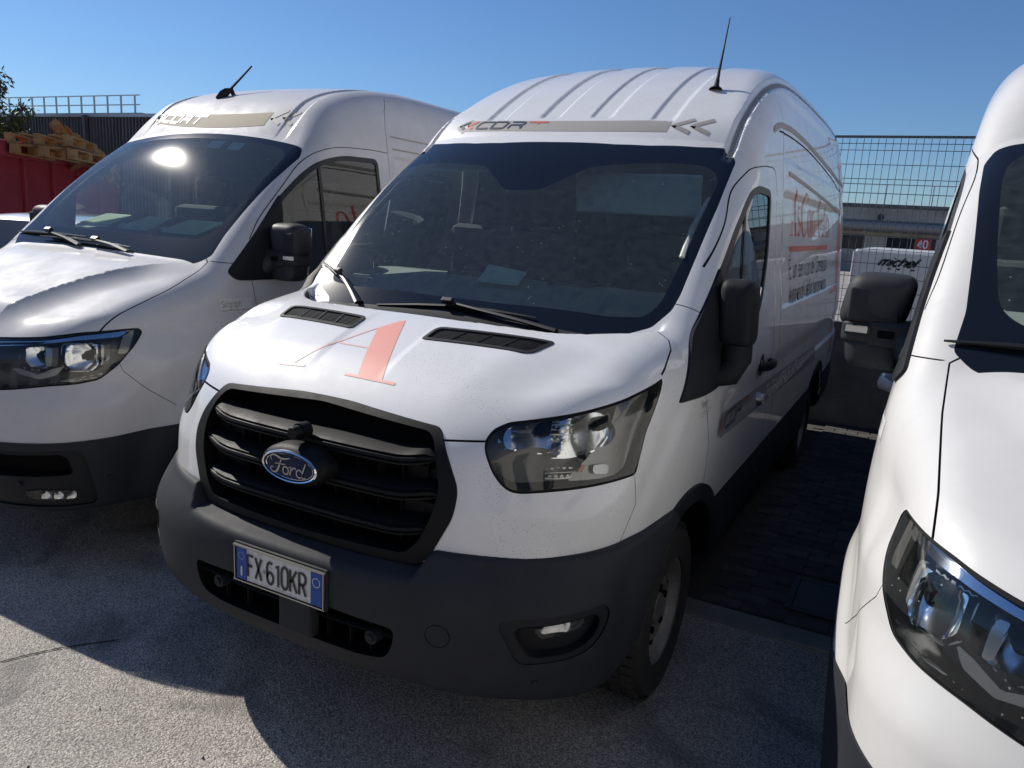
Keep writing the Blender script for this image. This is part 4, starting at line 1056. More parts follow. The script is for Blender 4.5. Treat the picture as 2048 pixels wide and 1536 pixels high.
# ---------------------------------------------------------------- the two vans of the other make
def build_side_van():
    R = thing('panel_van', 'grey-white panel van at the left, short roof antenna, cream card on its dashboard', 'van', (-2.5055, .1505, 0), .0127, group='vans parked side by side')
    fs = .0135
    B = Skin(c_body, np.arange(0, 1.10, fs), np.concatenate([np.arange(-.06, 2.72, fs), np.arange(2.75, 6.05, .055)]), np.arange(.27, 2.74, fs))
    gaps = []; both = lambda V: np.abs(V[:, 0]) > .5
    WS = fillet(mirror_poly([(0, 1.742), (.40, 1.742), (.80, 1.750), (.828, 1.70), (.832, 1.55), (.826, 1.29), (.824, 1.126), (.842, 1.02), (.75, .93), (.4, .85)]), .015)
    W = B.take(lambda V: np.maximum(np.maximum(sdpoly(XY(V), WS), c_cab(*V.T)-c_nose(*V.T)), 1.38-V[:, 2]))
    CL = fillet(mirror_poly([(0, 1.70), (.68, 1.70), (.76, 1.66), (.775, 1.55), (.765, 1.29), (.745, 1.13), (.66, 1.075), (.3, 1.06)]), .05)
    clear, border_ = split(W, lambda V: sdpoly(XY(V), CL)); nc = lambda V: normals(c_cab, V)
    ws = mk('windscreen', clear, WGL, R, nc(clear[0])); mk('glass_border', border_, FRIT, ws, nc(border_[0]))
    WIN = fillet([(2.386, 2.118), (2.035, 2.112), (1.811, 2.062), (1.648, 1.975), (1.456, 1.836), (1.243, 1.629), (1.02, 1.42), (1.07, 1.385), (1.35, 1.38), (2.0, 1.40), (2.40, 1.43)], [.05, .1, .1, .1, .05, .05, .03, .03, .05, .1, .06])
    S = B.take(lambda V: np.maximum(sdpoly(YZ(V), WIN), .55-np.abs(V[:, 0])))
    tri, S = split(S, lambda V: V[:, 1]-(1.43+.12*(V[:, 2]-1.6)))
    glass_, rub = split(S, lambda V: np.maximum(sdpoly(YZ(V), inset(WIN, .028)), 1.45-V[:, 1]))
    bar, glass_ = split(glass_, lambda V: np.abs(V[:, 1]-1.80)-.012)
    for sg in (1, -1):
        g = half(glass_, sg); n = B.nf(g[0]); sw = mk('side_window', (g[0]-.006*n, g[1]), SGL, R, n)
        mk('window_rubber', jn(half(rub, sg), half(bar, sg), rim(half(rub, sg), np.array([-sg*.03, 0, 0]))), RUB, sw)
        g = half(tri, sg); n = B.nf(g[0]); mk('mirror_base', jn((g[0]+.010*n, g[1]), rim((g[0]+.010*n, g[1]), np.array([-sg*.025, 0, 0]))), BLK, R)
    HL = fillet([(.40, 1.105), (.60, 1.124), (.879, 1.143), (1.10, 1.167), (1.345, 1.177), (1.425, 1.178), (1.449, 1.158), (1.413, 1.105), (1.313, 1.015), (1.205, .954), (1.08, .938), (.90, .928), (.68, .905), (.42, .885), (.36, .93)], .03)
    H = B.take(lambda V: np.maximum(np.maximum(sdpoly(SZ(V), HL), V[:, 1]-.9), .25-np.abs(V[:, 0])))
    CH = fillet([(.40, 1.099), (.60, 1.118), (.88, 1.138), (1.10, 1.161), (1.38, 1.172), (1.31, 1.141), (1.06, 1.130), (.86, 1.111), (.62, 1.087), (.39, 1.066)], .006)
    B1 = fillet([(.735, 1.088), (.880, 1.096), (.882, 1.010), (.84, .998), (.76, 1.002), (.73, 1.03)], .012); L1 = [(.884, 1.094), (.922, 1.093), (.918, 1.012), (.886, 1.010)]
    B2 = fillet([(.985, 1.108), (1.165, 1.114), (1.170, 1.02), (1.13, .993), (1.02, .998), (.975, 1.03)], .012); L2 = [(1.173, 1.112), (1.22, 1.106), (1.215, 1.02), (1.175, 1.012)]
    TR = [(.66, 1.0), (.74, .998), (.84, .975), (.93, 1.003), (1.0, 1.015), (.95, .975), (.85, .955), (.74, .972)]
    for sg in (1, -1):
        h = half(H, sg); inner, ring = split(h, lambda V: sdpoly(SZ(V), inset(HL, .007))); n = B.nf(inner[0])
        hl = mk('headlight', pocket(h, np.array([-sg*.05, .10, 0])), HOUS, R)
        mk('lens', (inner[0]+.002*n, inner[1]), LENS, hl, n); mk('lens_seal', (ring[0]-.003*B.nf(ring[0]), ring[1]), GAP, hl)
        c_ = split(inner, lambda V: sdpoly(SZ(V), CH))[0]
        q = c_[0]+np.array([-sg*.006, .010, 0]); q = q+np.stack([0*q[:, 0], .18*(q[:, 2]-1.08-.09*(SZ(c_[0])[:, 0]-.6)), 0*q[:, 0]], 1)
        mk('chrome_brow', jn((q, c_[1]), rim((q, c_[1]), np.array([0, .02, 0]))), CHR, hl)
        for P_, Lt, cc in ((B1, L1, (.808, 1.05)), (B2, L2, (1.075, 1.055))):
            rf = split(inner, lambda V: sdpoly(SZ(V), P_))[0]; b = bowl_surface(rf, None, None, [cc], .085, .030, .055)
            mk('reflector', jn(b, rim(b, np.array([0, .03, 0]))), BOWL, hl)
            lt = split(inner, lambda V: sdpoly(SZ(V), Lt))[0]; q = (lt[0]+np.array([-sg*.014, .024, 0]), lt[1]); mk('light_guide', jn(q, rim(q, np.array([0, .03, 0]))), RIBL, hl)
            fr_ = split(inner, lambda V: np.abs(sdpoly(SZ(V), P_)-.003)-.003)[0]; q = (fr_[0]+np.array([-sg*.014, .022, 0]), fr_[1]); mk('bowl_frame', q, ALU, hl)
        for cc in ((.808, 1.055), (1.075, 1.06)):
            i = np.argmin((SZ(inner[0])[:, 0]-cc[0])**2+(inner[0][:, 2]-cc[1])**2); p = inner[0][i]+np.array([0, .055, 0])
            mk('bulb', lathe([(.001, -.014), (.011, -.014), (.012, -.004), (.019, 0), (.021, .03)], p, (0, 1, 0), 14), DARK, hl)
        t_ = split(inner, lambda V: sdpoly(SZ(V), TR))[0]; mk('silver_wing', (t_[0]+np.array([-sg*.012, .02, 0]), t_[1]), ALU, hl)
        low = lambda V: np.maximum(np.abs(sdpoly(SZ(V), HL)+.024)-.011, V[:, 2]-(.955+.13*(SZ(V)[:, 0]-1.0)))
        lo = split(inner, low)[0]; cut = [split(lo, lambda V, k=k: np.abs((V[:, 2]-.90)/.006-k-.5)-.38)[0] for k in range(14)]
        mk('lower_light_strip', jn(*[(q[0]+np.array([-sg*.006, .010, 0]), q[1]) for q in cut if len(q[1])]), RIBL, hl)
        rr = split(inner, lambda V: np.maximum(np.abs(SZ(V)[:, 0]-1.355-.35*(V[:, 2]-1.12))-.028, np.abs(V[:, 2]-1.115)-.05))[0]; mk('side_reflector', (rr[0]+np.array([-sg*.012, .012, 0]), rr[1]), HOUS2, hl)
    # joints
    for sg in (1, -1):
        wh = lambda V, sg=sg: V[:, 0]*sg > .5
        gaps.append(B.gap([(1.165, 1.40), (1.18, 1.266), (1.23, 1.0), (1.26, .86)], YZ, wh))
        gaps.append(B.gap(smooth_line([(1.20, 1.60), (1.303, 1.718), (1.50, 1.892), (1.677, 2.035), (1.855, 2.124), (2.044, 2.158), (2.30, 2.170), (2.505, 2.168)]), YZ, wh))
        gaps.append(B.gap([(2.505, 2.168), (2.506, 2.345), (2.53, 2.44), (2.60, 2.53)], YZ, wh)); gaps.append(B.gap([(2.505, 2.168), (2.50, 1.4), (2.49, .7)], YZ, wh))
        gaps.append(B.gap([(1.0, 1.478), (1.20, 1.462)], YZ, wh, .004))
    gaps.append(B.gap([(.79, 1.02), (.846, .99), (.848, .80), (.842, .60), (.838, .48), (.838, .30)], AXY, lambda V: V[:, 2] > 1.1, .005))
    gaps.append(B.gap([(1.31, 1.05), (1.34, .99), (1.49, .88), (1.64, .79)], SZ, lambda V: V[:, 1] < .8, .003))
    gaps.append(B.gap([(3.6, 2.35), (3.6, .7)], YZ, both, .005)); gaps.append(B.gap([(5.45, 2.35), (5.45, .7)], YZ, both, .006))
    for g_ in gaps:
        if len(g_[1]): halves('panel_joint', g_, GAP, R)
    ln_ = []
    for yc in (1.0, 4.64): ln_.append(B.take(lambda V: np.maximum(np.hypot(V[:, 1]-yc, V[:, 2]-.36)-.430, np.where(V[:, 2] < 1.0, -1, 1))))
    ln_.append(B.take(lambda V: V[:, 2]-.348)); halves('wheel_arch_lining', joinm(*ln_), DARK, R)
    lowb = B.take(lambda V: np.maximum(V[:, 2]-.660-.028*(SZ(V)[:, 0]-.3), V[:, 1]-.95))
    FG = fillet([(.729, .438), (.837, .453), (1.056, .450), (1.052, .402), (.83, .398), (.78, .404)], .006); IN = fillet([(.30, .600), (.608, .607), (.965, .621), (1.010, .602), (1.037, .526), (.595, .508), (.3, .50)], .02)
    fg, lowb = split(lowb, lambda V: np.maximum(sdpoly(SZ(V), FG), .3-np.abs(V[:, 0]))); it, lowb = split(lowb, lambda V: np.maximum(sdpoly(SZ(V), IN), .25-np.abs(V[:, 0])))
    pan, lowb = split(lowb, lambda V: sdpoly(SZ(V), fillet([(-.05, .632), (.61, .632), (1.063, .646), (1.117, .607), (1.163, .430), (1.168, .385), (1.13, .374), (.682, .366), (-.05, .362)], .025)))
    n = B.nf(lowb[0]); bl = mk('lower_bumper', jn((lowb[0]+.006*n, lowb[1]), shell_walls(*weld((lowb[0]+.006*n, lowb[1])), np.array([0, .02, 0])*np.ones((len(weld((lowb[0]+.006*n, lowb[1]))[0]), 1)))), BUMP, R)
    n = B.nf(pan[0]); mk('bumper_insert', (pan[0]-.006*n, pan[1]), BLK, bl, n)
    mk('lower_intake', pocket(it, np.array([0, .09, 0])), DARK, bl)
    for sg in (1, -1):
        f = half(fg, sg); l = mk('fog_lamp', pocket(f, np.array([-sg*.01, .03, 0])), BLK, R)
        for k, s0 in enumerate((.87, .945, 1.02)):
            q = split(f, lambda V: np.maximum(np.abs(SZ(V)[:, 0]-s0)-.031, np.abs(V[:, 2]-.425)-.019))[0]
            if len(q[1]): mk('fog_reflector', bowl_surface(q, None, None, [(s0, .425)], .034, .004, .016), CHR, l)
        mk('fog_lens', (f[0]-.001*B.nf(f[0]), f[1]), LENS, l, B.nf(f[0]))
        for x, z in ((.66, .476), (.92, .497)):
            q = drop(c_body, [(sg*x, -.5, z)], (0, 1, 0))[0]; nn = normals(c_body, q[None])[0]; mk('parking_sensor', lathe([(.001, .010), (.009, .010), (.010, .006), (.013, .008), (.014, .002)], q, nn, 18), BUMP, bl)
    sill = B.take(lambda V: np.maximum(V[:, 2]-.62, 1.3-V[:, 1])); halves('sill_cladding', sill, BUMP, R, c_body, .004)
    for sg in (1, -1):
        m, N = wrap(grid2(1.32, 3.9, .70, .84, 40, 3), c_body, 'x', sg, .014); mk('rubbing_strip', jn(m, rim((m[0], np.array([t for q in m[1] for t in ((q[0], q[1], q[2]), (q[0], q[2], q[3]))])), np.array([-sg*.03, 0, 0]))), BUMP, R)
    bon = B.take(lambda V: np.maximum(np.maximum(1.10+.02*0-V[:, 2]+.10*np.maximum(np.abs(V[:, 0])+V[:, 1]-.6, 0), np.abs(V[:, 0])-.8455), np.maximum(c_nose(*V.T)-c_cab(*V.T), V[:, 1]-1.06)))
    mk('bonnet', bon, PAINT2, R, B.nf(bon[0]))
    DOOR = np.array([(1.165, 1.40), (1.18, 1.266), (1.23, 1.0), (1.26, .70), (2.49, .66), (2.50, 1.4), (2.505, 2.168), (2.30, 2.170), (2.044, 2.158), (1.855, 2.124), (1.677, 2.035), (1.50, 1.892), (1.303, 1.718), (1.20, 1.60)])
    dr = B.take(lambda V: np.maximum(sdpoly(YZ(V), DOOR), .55-np.abs(V[:, 0])))
    for sg in (1, -1):
        d = half(dr, sg); dd = mk('door', d, PAINT2, R, B.nf(d[0]))
        q = drop(c_body, [(1.5*sg, y, z) for y, z in ((2.12, 1.19), (2.18, 1.196), (2.30, 1.194), (2.38, 1.186))], (-sg, 0, 0))
        mk('handle', tube(q+np.array([[sg*.004, 0, 0], [sg*.05, 0, 0], [sg*.05, 0, 0], [sg*.006, 0, 0]]), [.018, .024, .024, .018], 10, sq=(.7, 1.2)), PAINT2, dd)
        q = drop(c_body, [(1.5*sg, 2.25, 1.02)], (-sg, 0, 0))[0]; mk('door_lock', lathe([(.001, .03), (.022, .03), (.032, 0)], q, (sg, 0, 0), 16), ALU, dd)
    mk('body', B.m, PAINT2, R, B.nf(B.m[0]))
    V, T = B.m; keep = (V[T][:, :, 1].max(1) < 2.5) & (V[T][:, :, 1].min(1) > .95) & (V[T][:, :, 2].min(1) > 1.25)
    V2, T2 = compact(V, T[keep]); mk('cabin_lining', (V2-.03*B.nf(V2), T2), INTL, R)
    for sg in (1, -1):
        flank_livery(c_body, R, 2.62 if sg > 0 else 4.6, sg, 1.815, 1.745, 1.575, 1.43, 1.05, 1 if sg > 0 else -1)
        m2 = text2('Sirgraph', .955 if sg > 0 else 1.13, 1.250, .036, .0045, .92*sg, .14)[0]
        bgm, N = wrap(grid2(.945, 1.155, 1.225, 1.295, 8, 4), c_body, 'x', sg, .0010); st = mk('maker_sticker', bgm, PWHT, R, N)
        m, N = wrap(jn2([m2, ribbon([(.95, 1.233), (1.15, 1.233)], .006, .03)]), c_body, 'x', sg, .0018); mk('sticker_lettering', m, GREY, st, N)
        for z in (2.13, 1.40):
            m, N = wrap(ribbon([(2.62, z+.02), (5.4, z)], .014, .06), c_body, 'x', sg, .004); mk('flank_moulding', m, PAINT2, R, N)
        for y, z, L_ in ((2.55, 2.28, 2.6), (2.56, 2.20, 2.5)):
            m, N = wrap(ribbon([(y, z), (y+L_, z-.02)], .010, .06), c_body, 'x', sg, .003); mk('flank_rail', m, STRIP, R, N)
    yb = lambda x, t: 1.790+.20*x*x+t*(.092-.03*x*x)
    m, N = wrap(grid2(-.60, .42, 0, 1, 60, 4, lambda x, t: (x, yb(x, t))), c_cab, 'z', 1, .0012); mk('header_strip', m, BEIG, R, N)
    for k in (0, 1):
        x = .44+k*.085; m, N = wrap(ribbon([(x+.085, yb(x+.1, 1.05)), (x, yb(x, .5)), (x+.085, yb(x+.1, -.05))], .020, .02), c_cab, 'z', 1, .0022); mk('header_chevron', m, GREY, R, N)
    for k, (st, colr) in enumerate((([[(.60, 1.0), (.0, .5), (.45, .0)]], SILV), ([[(1.28, 1.0), (.66, .5), (1.1, .0)]], ORNG),
         ([[(2.6, 1), (1.85, 1), (1.6, .85), (1.45, .15), (1.55, 0), (2.4, 0)], [(2.75, 1), (3.55, 1), (3.72, .85), (3.6, .12), (3.45, 0), (2.62, 0), (2.75, 1)], [(3.95, 0), (4.02, .52), (4.75, .52), (4.9, .62), (4.95, .9), (4.8, 1), (4.0, 1)], [(4.6, .5), (4.85, .3), (4.85, 0)]], SILV),
         ([[(5.2, 1), (6.7, 1)], [(5.95, 1), (5.7, .0)]], SILV))):
        m, N = wrap(jn2([ribbon([(-.66+a*.083, yb(-.66+a*.083, .2+b*.62)) for a, b in s_], .021, .015) for s_ in st]), c_cab, 'z', 1, .0022); ol_ = mk('logo_outline', m, GREY, R, N)
        m, N = wrap(jn2([ribbon([(-.66+a*.083, yb(-.66+a*.083, .2+b*.62)) for a, b in s_], .011, .015) for s_ in st]), c_cab, 'z', 1, .0036); mk('logo_chevron' if k < 2 else 'logo_letters', m, colr, ol_, N)
    p = drop(c_cab, [(-.20, 2.11, 3.2)], (0, 0, -1))[0]
    an = mk('antenna', tube([p+np.array([-.045, -.05, -.02]), p+np.array([-.02, -.02, .012]), p+np.array([0, .0, .03]), p+np.array([.012, .03, .045]), p+np.array([.02, .05, .0])], [.010, .026, .027, .02, .016], 10, sq=(.75, 1)), BLK, R)
    mk('mast', tube([p+np.array([.004, .01, .035]), p+np.array([.035, .10, .14]), p+np.array([.06, .17, .225])], [.010, .007, .006], 8), BLK, an)
    for sg in (1, -1):
        def blob(cx, cz, rx, rz, ry, e, e2=3.2, tl=0.):
            def f(x, y, z): return (np.power(np.power(np.abs(x-cx-tl*(z-cz))/rx, e)+np.power(np.abs(y-1.37)/ry, e2)+np.power(np.abs(z-cz)/rz, e), 1/e)-1)*min(rx, rz)
            return f
        up = blob(1.070, 1.602, .104, .092, .085, 4.2, 2.6, -.16)
        lo = blob(1.060, 1.432, .088, .055, .075, 4, 3, .15)
        ar = blob(1.055, 1.500, .112, .042, .078, 6, 3.5)
        mir = lambda x, y, z: np.minimum(np.minimum(up(x, y, z), lo(x, y, z)), 9)
        g = .009; ax_ = (np.arange(.90, 1.22, g), np.arange(1.26, 1.48, g), np.arange(1.36, 1.76, g))
        def put(nm, f, par, mt):
            V, T = nets(f, *ax_, sym=False); V = pull(f, V); N = normals(f, V); V[:, 0] *= sg; N[:, 0] *= sg; return mk(nm, (V, T if sg > 0 else T[:, ::-1]), mt, par, N)
        mr = put('door_mirror', up, R, MIRB); put('mirror_lower_shell', lo, mr, MIRB); put('mirror_arm_shell', ar, mr, MIRB)
        mk('mirror_arm', jn(tube([(sg*.90, 1.24, 1.39), (sg*.935, 1.30, 1.455), (sg*.985, 1.345, 1.495), (sg*1.08, 1.36, 1.50)], [.06, .062, .054, .044], 12, sq=(1, 1))), MIRB, mr)
        mk('mirror_bracket', prism([(1.09, 1.540), (.96, 1.545), (.915, 1.60), (.885, 1.52), (.90, 1.39), (.925, 1.355), (.965, 1.455), (1.09, 1.458)], lambda a, b, d: (sg*a, d, b), 1.285, 1.375), MIRB, mr, bev=.016)
        mk('mirror_panel', box((sg*1.075, 1.292, 1.590), (.15, .012, .105), rz=-sg*.05), BUMP, mr, bev=.02)
        mk('turn_signal', box((sg*1.115, 1.290, 1.508), (.085, .022, .032), rz=sg*.1), LENS, mr, bev=.006); mk('turn_signal_reflector', box((sg*1.112, 1.298, 1.508), (.078, .012, .026), rz=sg*.1), CHR, mr, bev=.003)
        mk('mirror_slot', box((sg*1.028, 1.289, 1.500), (.05, .012, .026)), DARK, mr, bev=.003)
        mk('mirror_glass', jn(box((sg*1.068, 1.450, 1.602), (.15, .008, .14)), box((sg*1.06, 1.442, 1.445), (.13, .008, .07))), CHR, mr, bev=.01)
    def wiper(pb, pa, clip, hh):
        q = drop(c_cab, [(x, y, 2.6) for x, y in pb], (0, 0, -1)); n = normals(c_cab, q); wp = mk('wiper', tube(q+n*hh, [.004]+[.010]*(len(q)-2)+[.005], 6, sq=(1.1, .9)), WIPR, R)
        q = drop(c_cab, [(x, y, 2.6) for x, y in pa], (0, 0, -1)); n = normals(c_cab, q); mk('wiper_arm', tube(q+n*(hh+.016), list(np.linspace(.008, .014, len(q))), 6, sq=(1.2, .7)), WIPR, wp)
        cp = drop(c_cab, [(*clip, 2.6)], (0, 0, -1))[0]; mk('wiper_clip', box(cp+np.array([0, -.02, .03]), (.055, .026, .024), rx=.65), WIPR, wp, bev=.004)
    wiper([(-.865, 1.045), (-.70, 1.030), (-.45, 1.018), (-.15, 1.012)], [(-.50, 1.02), (-.30, .99), (-.12, .955)], (-.5, 1.02), .012)
    wiper([(-.55, .995), (-.25, .990), (0, .985), (.28, .975)], [(-.02, .985), (.15, .97), (.32, .945)], (-.02, .985), .022)
    dp = [(1.0, 1.445), (1.15, 1.505), (1.35, 1.555), (1.60, 1.590), (1.72, 1.58), (1.78, 1.45), (1.75, .95), (1.0, .95)]
    mk('dashboard', prism(dp, lambda a, b, d: (d, a, b), -.84, .84), INT, R)
    th = np.linspace(0, 2*math.pi, 33)[:-1]; cw = np.array([.45, 1.80, 1.44])
    mk('steering_wheel', tube([cw+np.array([.20*math.cos(a), .09*math.sin(a), .18*math.sin(a)]) for a in th], .015, 8, closed=True), INTD, R)
    for x in (.45, -.25, -.62): mk('seat', jn(box((x, 2.02, 1.03), (.44, .5, .16)), box((x, 2.28, 1.42), (.44, .13, .66), rx=.18), box((x, 2.33, 1.86), (.26, .10, .20))), SEAT, R, bev=.04)
    mk('bulkhead', jn(prism([(sx_*(float(C_SIDE(z))-.07), z) for sx_, z in [(1, z) for z in (.45, .9, 1.3, 1.7, 2.1, 2.35)]+[(-1, z) for z in (2.35, 2.1, 1.7, 1.3, .9, .45)]], lambda a, b, d: (a, d, b), 2.46, 2.49), box((0, 1.7, .62), (1.80, 1.5, .03))), INTD, R, smooth=False)
    mk('camera_housing', prism([(1.60, 2.02), (1.70, 2.12), (1.76, 2.12), (1.70, 1.98)], lambda a, b, d: (d, a, b), -.30, -.08), INTD, R)
    for y in (1.0, 4.64):
        for sg in (1, -1): wheel(R, sg*.86, y, .345, sg)
    mk('underfloor', box((0, 2.9, .36), (1.5, 5.2, .12)), DARK, R, smooth=False)
    # stickers inside the screen's top edge
    for x, w_ in ((.12, .12), (.30, .10)):
        m, N = wrap(grid2(x, x+w_, 1.63, 1.69, 3, 3), c_cab, 'z', 1, -.006); mk('screen_sticker', m, PAPER, R, N)
    return R
def repaint(o, old, new):
    for s in o.material_slots:
        if s.material == old: s.link = 'OBJECT'; s.material = new
    for ch in o.children: repaint(ch, old, new)
# ---------------------------------------------------------------- ground and surroundings
def asphalt():
    m = bpy.data.materials.new('asphalt'); m.use_nodes = True; n = m.node_tree.nodes; L = m.node_tree.links; p = n['Principled BSDF']
    tc = n.new('ShaderNodeTexCoord'); v = n.new('ShaderNodeTexVoronoi'); v.inputs['Scale'].default_value = 165; L.new(tc.outputs['Object'], v.inputs['Vector'])
    wob = n.new('ShaderNodeTexNoise'); wob.inputs['Scale'].default_value = 95; L.new(tc.outputs['Object'], wob.inputs['Vector'])
    sep = n.new('ShaderNodeSeparateColor'); L.new(v.outputs['Color'], sep.inputs[0])
    r = n.new('ShaderNodeValToRGB'); L.new(sep.outputs[0], r.inputs['Fac']); e = r.color_ramp.elements
    e[0].position = 0; e[0].color = (.27, .250, .228, 1); e[1].position = 1; e[1].color = (.60, .552, .495, 1)
    e2 = e.new(.45); e2.color = (.38, .350, .318, 1); e3 = e.new(.8); e3.color = (.46, .423, .382, 1)
    big = n.new('ShaderNodeTexNoise'); big.inputs['Scale'].default_value = 1.3; big.inputs['Detail'].default_value = 6; L.new(tc.outputs['Object'], big.inputs['Vector'])
    mr = n.new('ShaderNodeMapRange'); mr.inputs['From Min'].default_value = .3; mr.inputs['From Max'].default_value = .7; mr.inputs['To Min'].default_value = 1.02; mr.inputs['To Max'].default_value = 1.50; L.new(big.outputs['Fac'], mr.inputs['Value'])
    edge = n.new('ShaderNodeMapRange'); edge.inputs['From Min'].default_value = .35; edge.inputs['From Max'].default_value = .75; edge.inputs['To Min'].default_value = 1; edge.inputs['To Max'].default_value = .45; L.new(v.outputs['Distance'], edge.inputs['Value'])
    mu = n.new('ShaderNodeMath'); mu.operation = 'MULTIPLY'; L.new(mr.outputs[0], mu.inputs[0]); L.new(edge.outputs[0], mu.inputs[1])
    vm = n.new('ShaderNodeVectorMath'); vm.operation = 'SCALE'; L.new(r.outputs['Color'], vm.inputs[0]); L.new(mu.outputs[0], vm.inputs['Scale'])
    oil = n.new('ShaderNodeTexNoise'); oil.inputs['Scale'].default_value = 2.1; oil.inputs['Detail'].default_value = 5; oil.inputs['Distortion'].default_value = .6; L.new(tc.outputs['Object'], oil.inputs['Vector'])
    om = n.new('ShaderNodeMapRange'); om.inputs['From Min'].default_value = .54; om.inputs['From Max'].default_value = .66; om.inputs['To Min'].default_value = 0; om.inputs['To Max'].default_value = .55; L.new(oil.outputs['Fac'], om.inputs['Value'])
    mo = n.new('ShaderNodeMix'); mo.data_type = 'RGBA'; L.new(om.outputs[0], mo.inputs['Factor']); L.new(vm.outputs[0], mo.inputs['A']); mo.inputs['B'].default_value = (.09, .085, .08, 1)
    L.new(mo.outputs['Result'], p.inputs['Base Color']); p.inputs['Roughness'].default_value = .72
    h = n.new('ShaderNodeMath'); h.operation = 'MULTIPLY_ADD'; L.new(v.outputs['Distance'], h.inputs[0]); h.inputs[1].default_value = -1; L.new(wob.outputs['Fac'], h.inputs[2])
    b = n.new('ShaderNodeBump'); b.inputs['Strength'].default_value = .9; b.inputs['Distance'].default_value = .0042; L.new(h.outputs[0], b.inputs['Height']); L.new(b.outputs[0], p.inputs['Normal'])
    return m
ASPH = asphalt()
CONC = mat('concrete', (.26, .25, .235), .85, noise=(5, (.17, .165, .155), .35, .7), bump=(120, .4, .003))
PAV = mat('paver_concrete', (.085, .08, .078), .9, noise=(9, (.055, .052, .05), .35, .7), bump=(150, .5, .003))
_n = PAV.node_tree.nodes; _oi = _n.new('ShaderNodeObjectInfo'); _mx = _n.new('ShaderNodeHueSaturation'); _mr = _n.new('ShaderNodeMapRange'); _mr.inputs['To Min'].default_value = .75; _mr.inputs['To Max'].default_value = 1.25
PAV.node_tree.links.new(_oi.outputs['Random'], _mr.inputs['Value']); PAV.node_tree.links.new(_mr.outputs[0], _mx.inputs['Value'])
_src = _n['Principled BSDF'].inputs['Base Color'].links[0].from_socket; PAV.node_tree.links.new(_src, _mx.inputs['Color']); PAV.node_tree.links.new(_mx.outputs[0], _n['Principled BSDF'].inputs['Base Color'])
SAND = mat('joint_sand', (.07, .065, .06), .95)
IRON = mat('cast_iron', (.035, .035, .037), .6, .3)
WIRE = mat('green_grey_wire', (.09, .115, .13), .5, .3)
REDP = mat('red_container_paint', (.36, .024, .045), .5, noise=(2.2, (.27, .022, .034), .4, .62), dust=(6, (.33, .045, .06)))
SHEET = mat('corrugated_grey', (.12, .12, .13), .5, .2, noise=(2, (.085, .085, .09), .4, .6))
WOOD = mat('pale_wood', (.42, .25, .10), .75, noise=(12, (.27, .15, .055), .4, .7))
RENDER_ = mat('beige_render', (.42, .39, .34), .8, noise=(.7, (.27, .25, .22), .4, .65))
PALE = mat('pale_render', (.66, .63, .57), .85, noise=(.6, (.58, .55, .49), .4, .65))
FASC = mat('grey_fascia', (.30, .295, .28), .6, noise=(1.2, (.22, .215, .20), .4, .65))
DUCT = mat('grey_duct', (.20, .21, .235), .45, .2)
WINB = mat('dark_pane', (.02, .024, .03), .08)
GALV = mat('galvanised_rail', (.42, .43, .44), .4, .6)
BOXW = mat('white_box', (.66, .67, .68), .4, coat=.3)
SIGNR = mat('sign_red', (.42, .02, .025), .5)
BARK = mat('bark', (.10, .075, .055), .9); LEAF = mat('leaf', (.075, .095, .028), .6, noise=(3, (.13, .12, .04), .4, .7))
CARP = mat('silver_car_paint', (.62, .62, .63), .3, .2, coat=1)
def structure(name, m, mt, **k): return mk(name, m, mt, None, kind='structure', **k)
ground = structure('asphalt_ground', grid2(-300, 300, -300, 300, 6, 6, lambda x, y: (x, y, 0)), ASPH, smooth=False)
kerb = structure('kerb_strip', box((1.0, 1.79, .004), (9.5, .15, .016)), CONC, bev=.006)
pave = structure('paved_strip', box((1.0, 4.10, .001), (9.5, 4.46, .006)), SAND, smooth=False)
bx = mk('paver', box((0, 0, 0), (.192, .095, .016)), PAV, pave, bev=.003); pv = [bx]
k = 0
for j in range(43):
    for i in range(4):
        x = .90+.1+(i*.2)+(.1 if j % 2 else 0); y = 1.93+j*.102
        if 1.27 < x < 1.66 and 2.0 < y < 2.46: continue
        if x > 1.72: continue
        o = bx if k == 0 else bx.copy()
        if k: COL.objects.link(o); o.parent = pave
        o.location = (x, y, .006+random.uniform(-.002, .003)); o.rotation_euler = (random.uniform(-.01, .01), random.uniform(-.01, .01), random.uniform(-.02, .02)); k += 1
dc = thing('drain_cover', 'dark iron drain cover in the pavers between the middle and right vans', 'drain cover', (1.46, 2.235, .006))
mk('cover_plate', box((0, 0, .004), (.30, .34, .012)), IRON, dc, bev=.002); mk('cover_frame', jn(box((-.17, 0, .003), (.03, .40, .014)), box((.17, 0, .003), (.03, .40, .014)), box((0, -.19, .003), (.31, .03, .014)), box((0, .19, .003), (.31, .03, .014))), IRON, dc, smooth=False)
pts = smooth_line([(-1.55, -.62), (-1.38, -.40), (-1.274, -.222), (-1.23, -.13), (-1.17, -.03), (-1.05, .12)], 5)
m2 = ribbon(pts, [.004+.004*abs(math.sin(i*1.9)) for i in range(len(pts))], .05); mk('ground_crack', (np.array([(a, b, .004) for a, b in m2[0]]), m2[1]), DARK, ground, smooth=False)
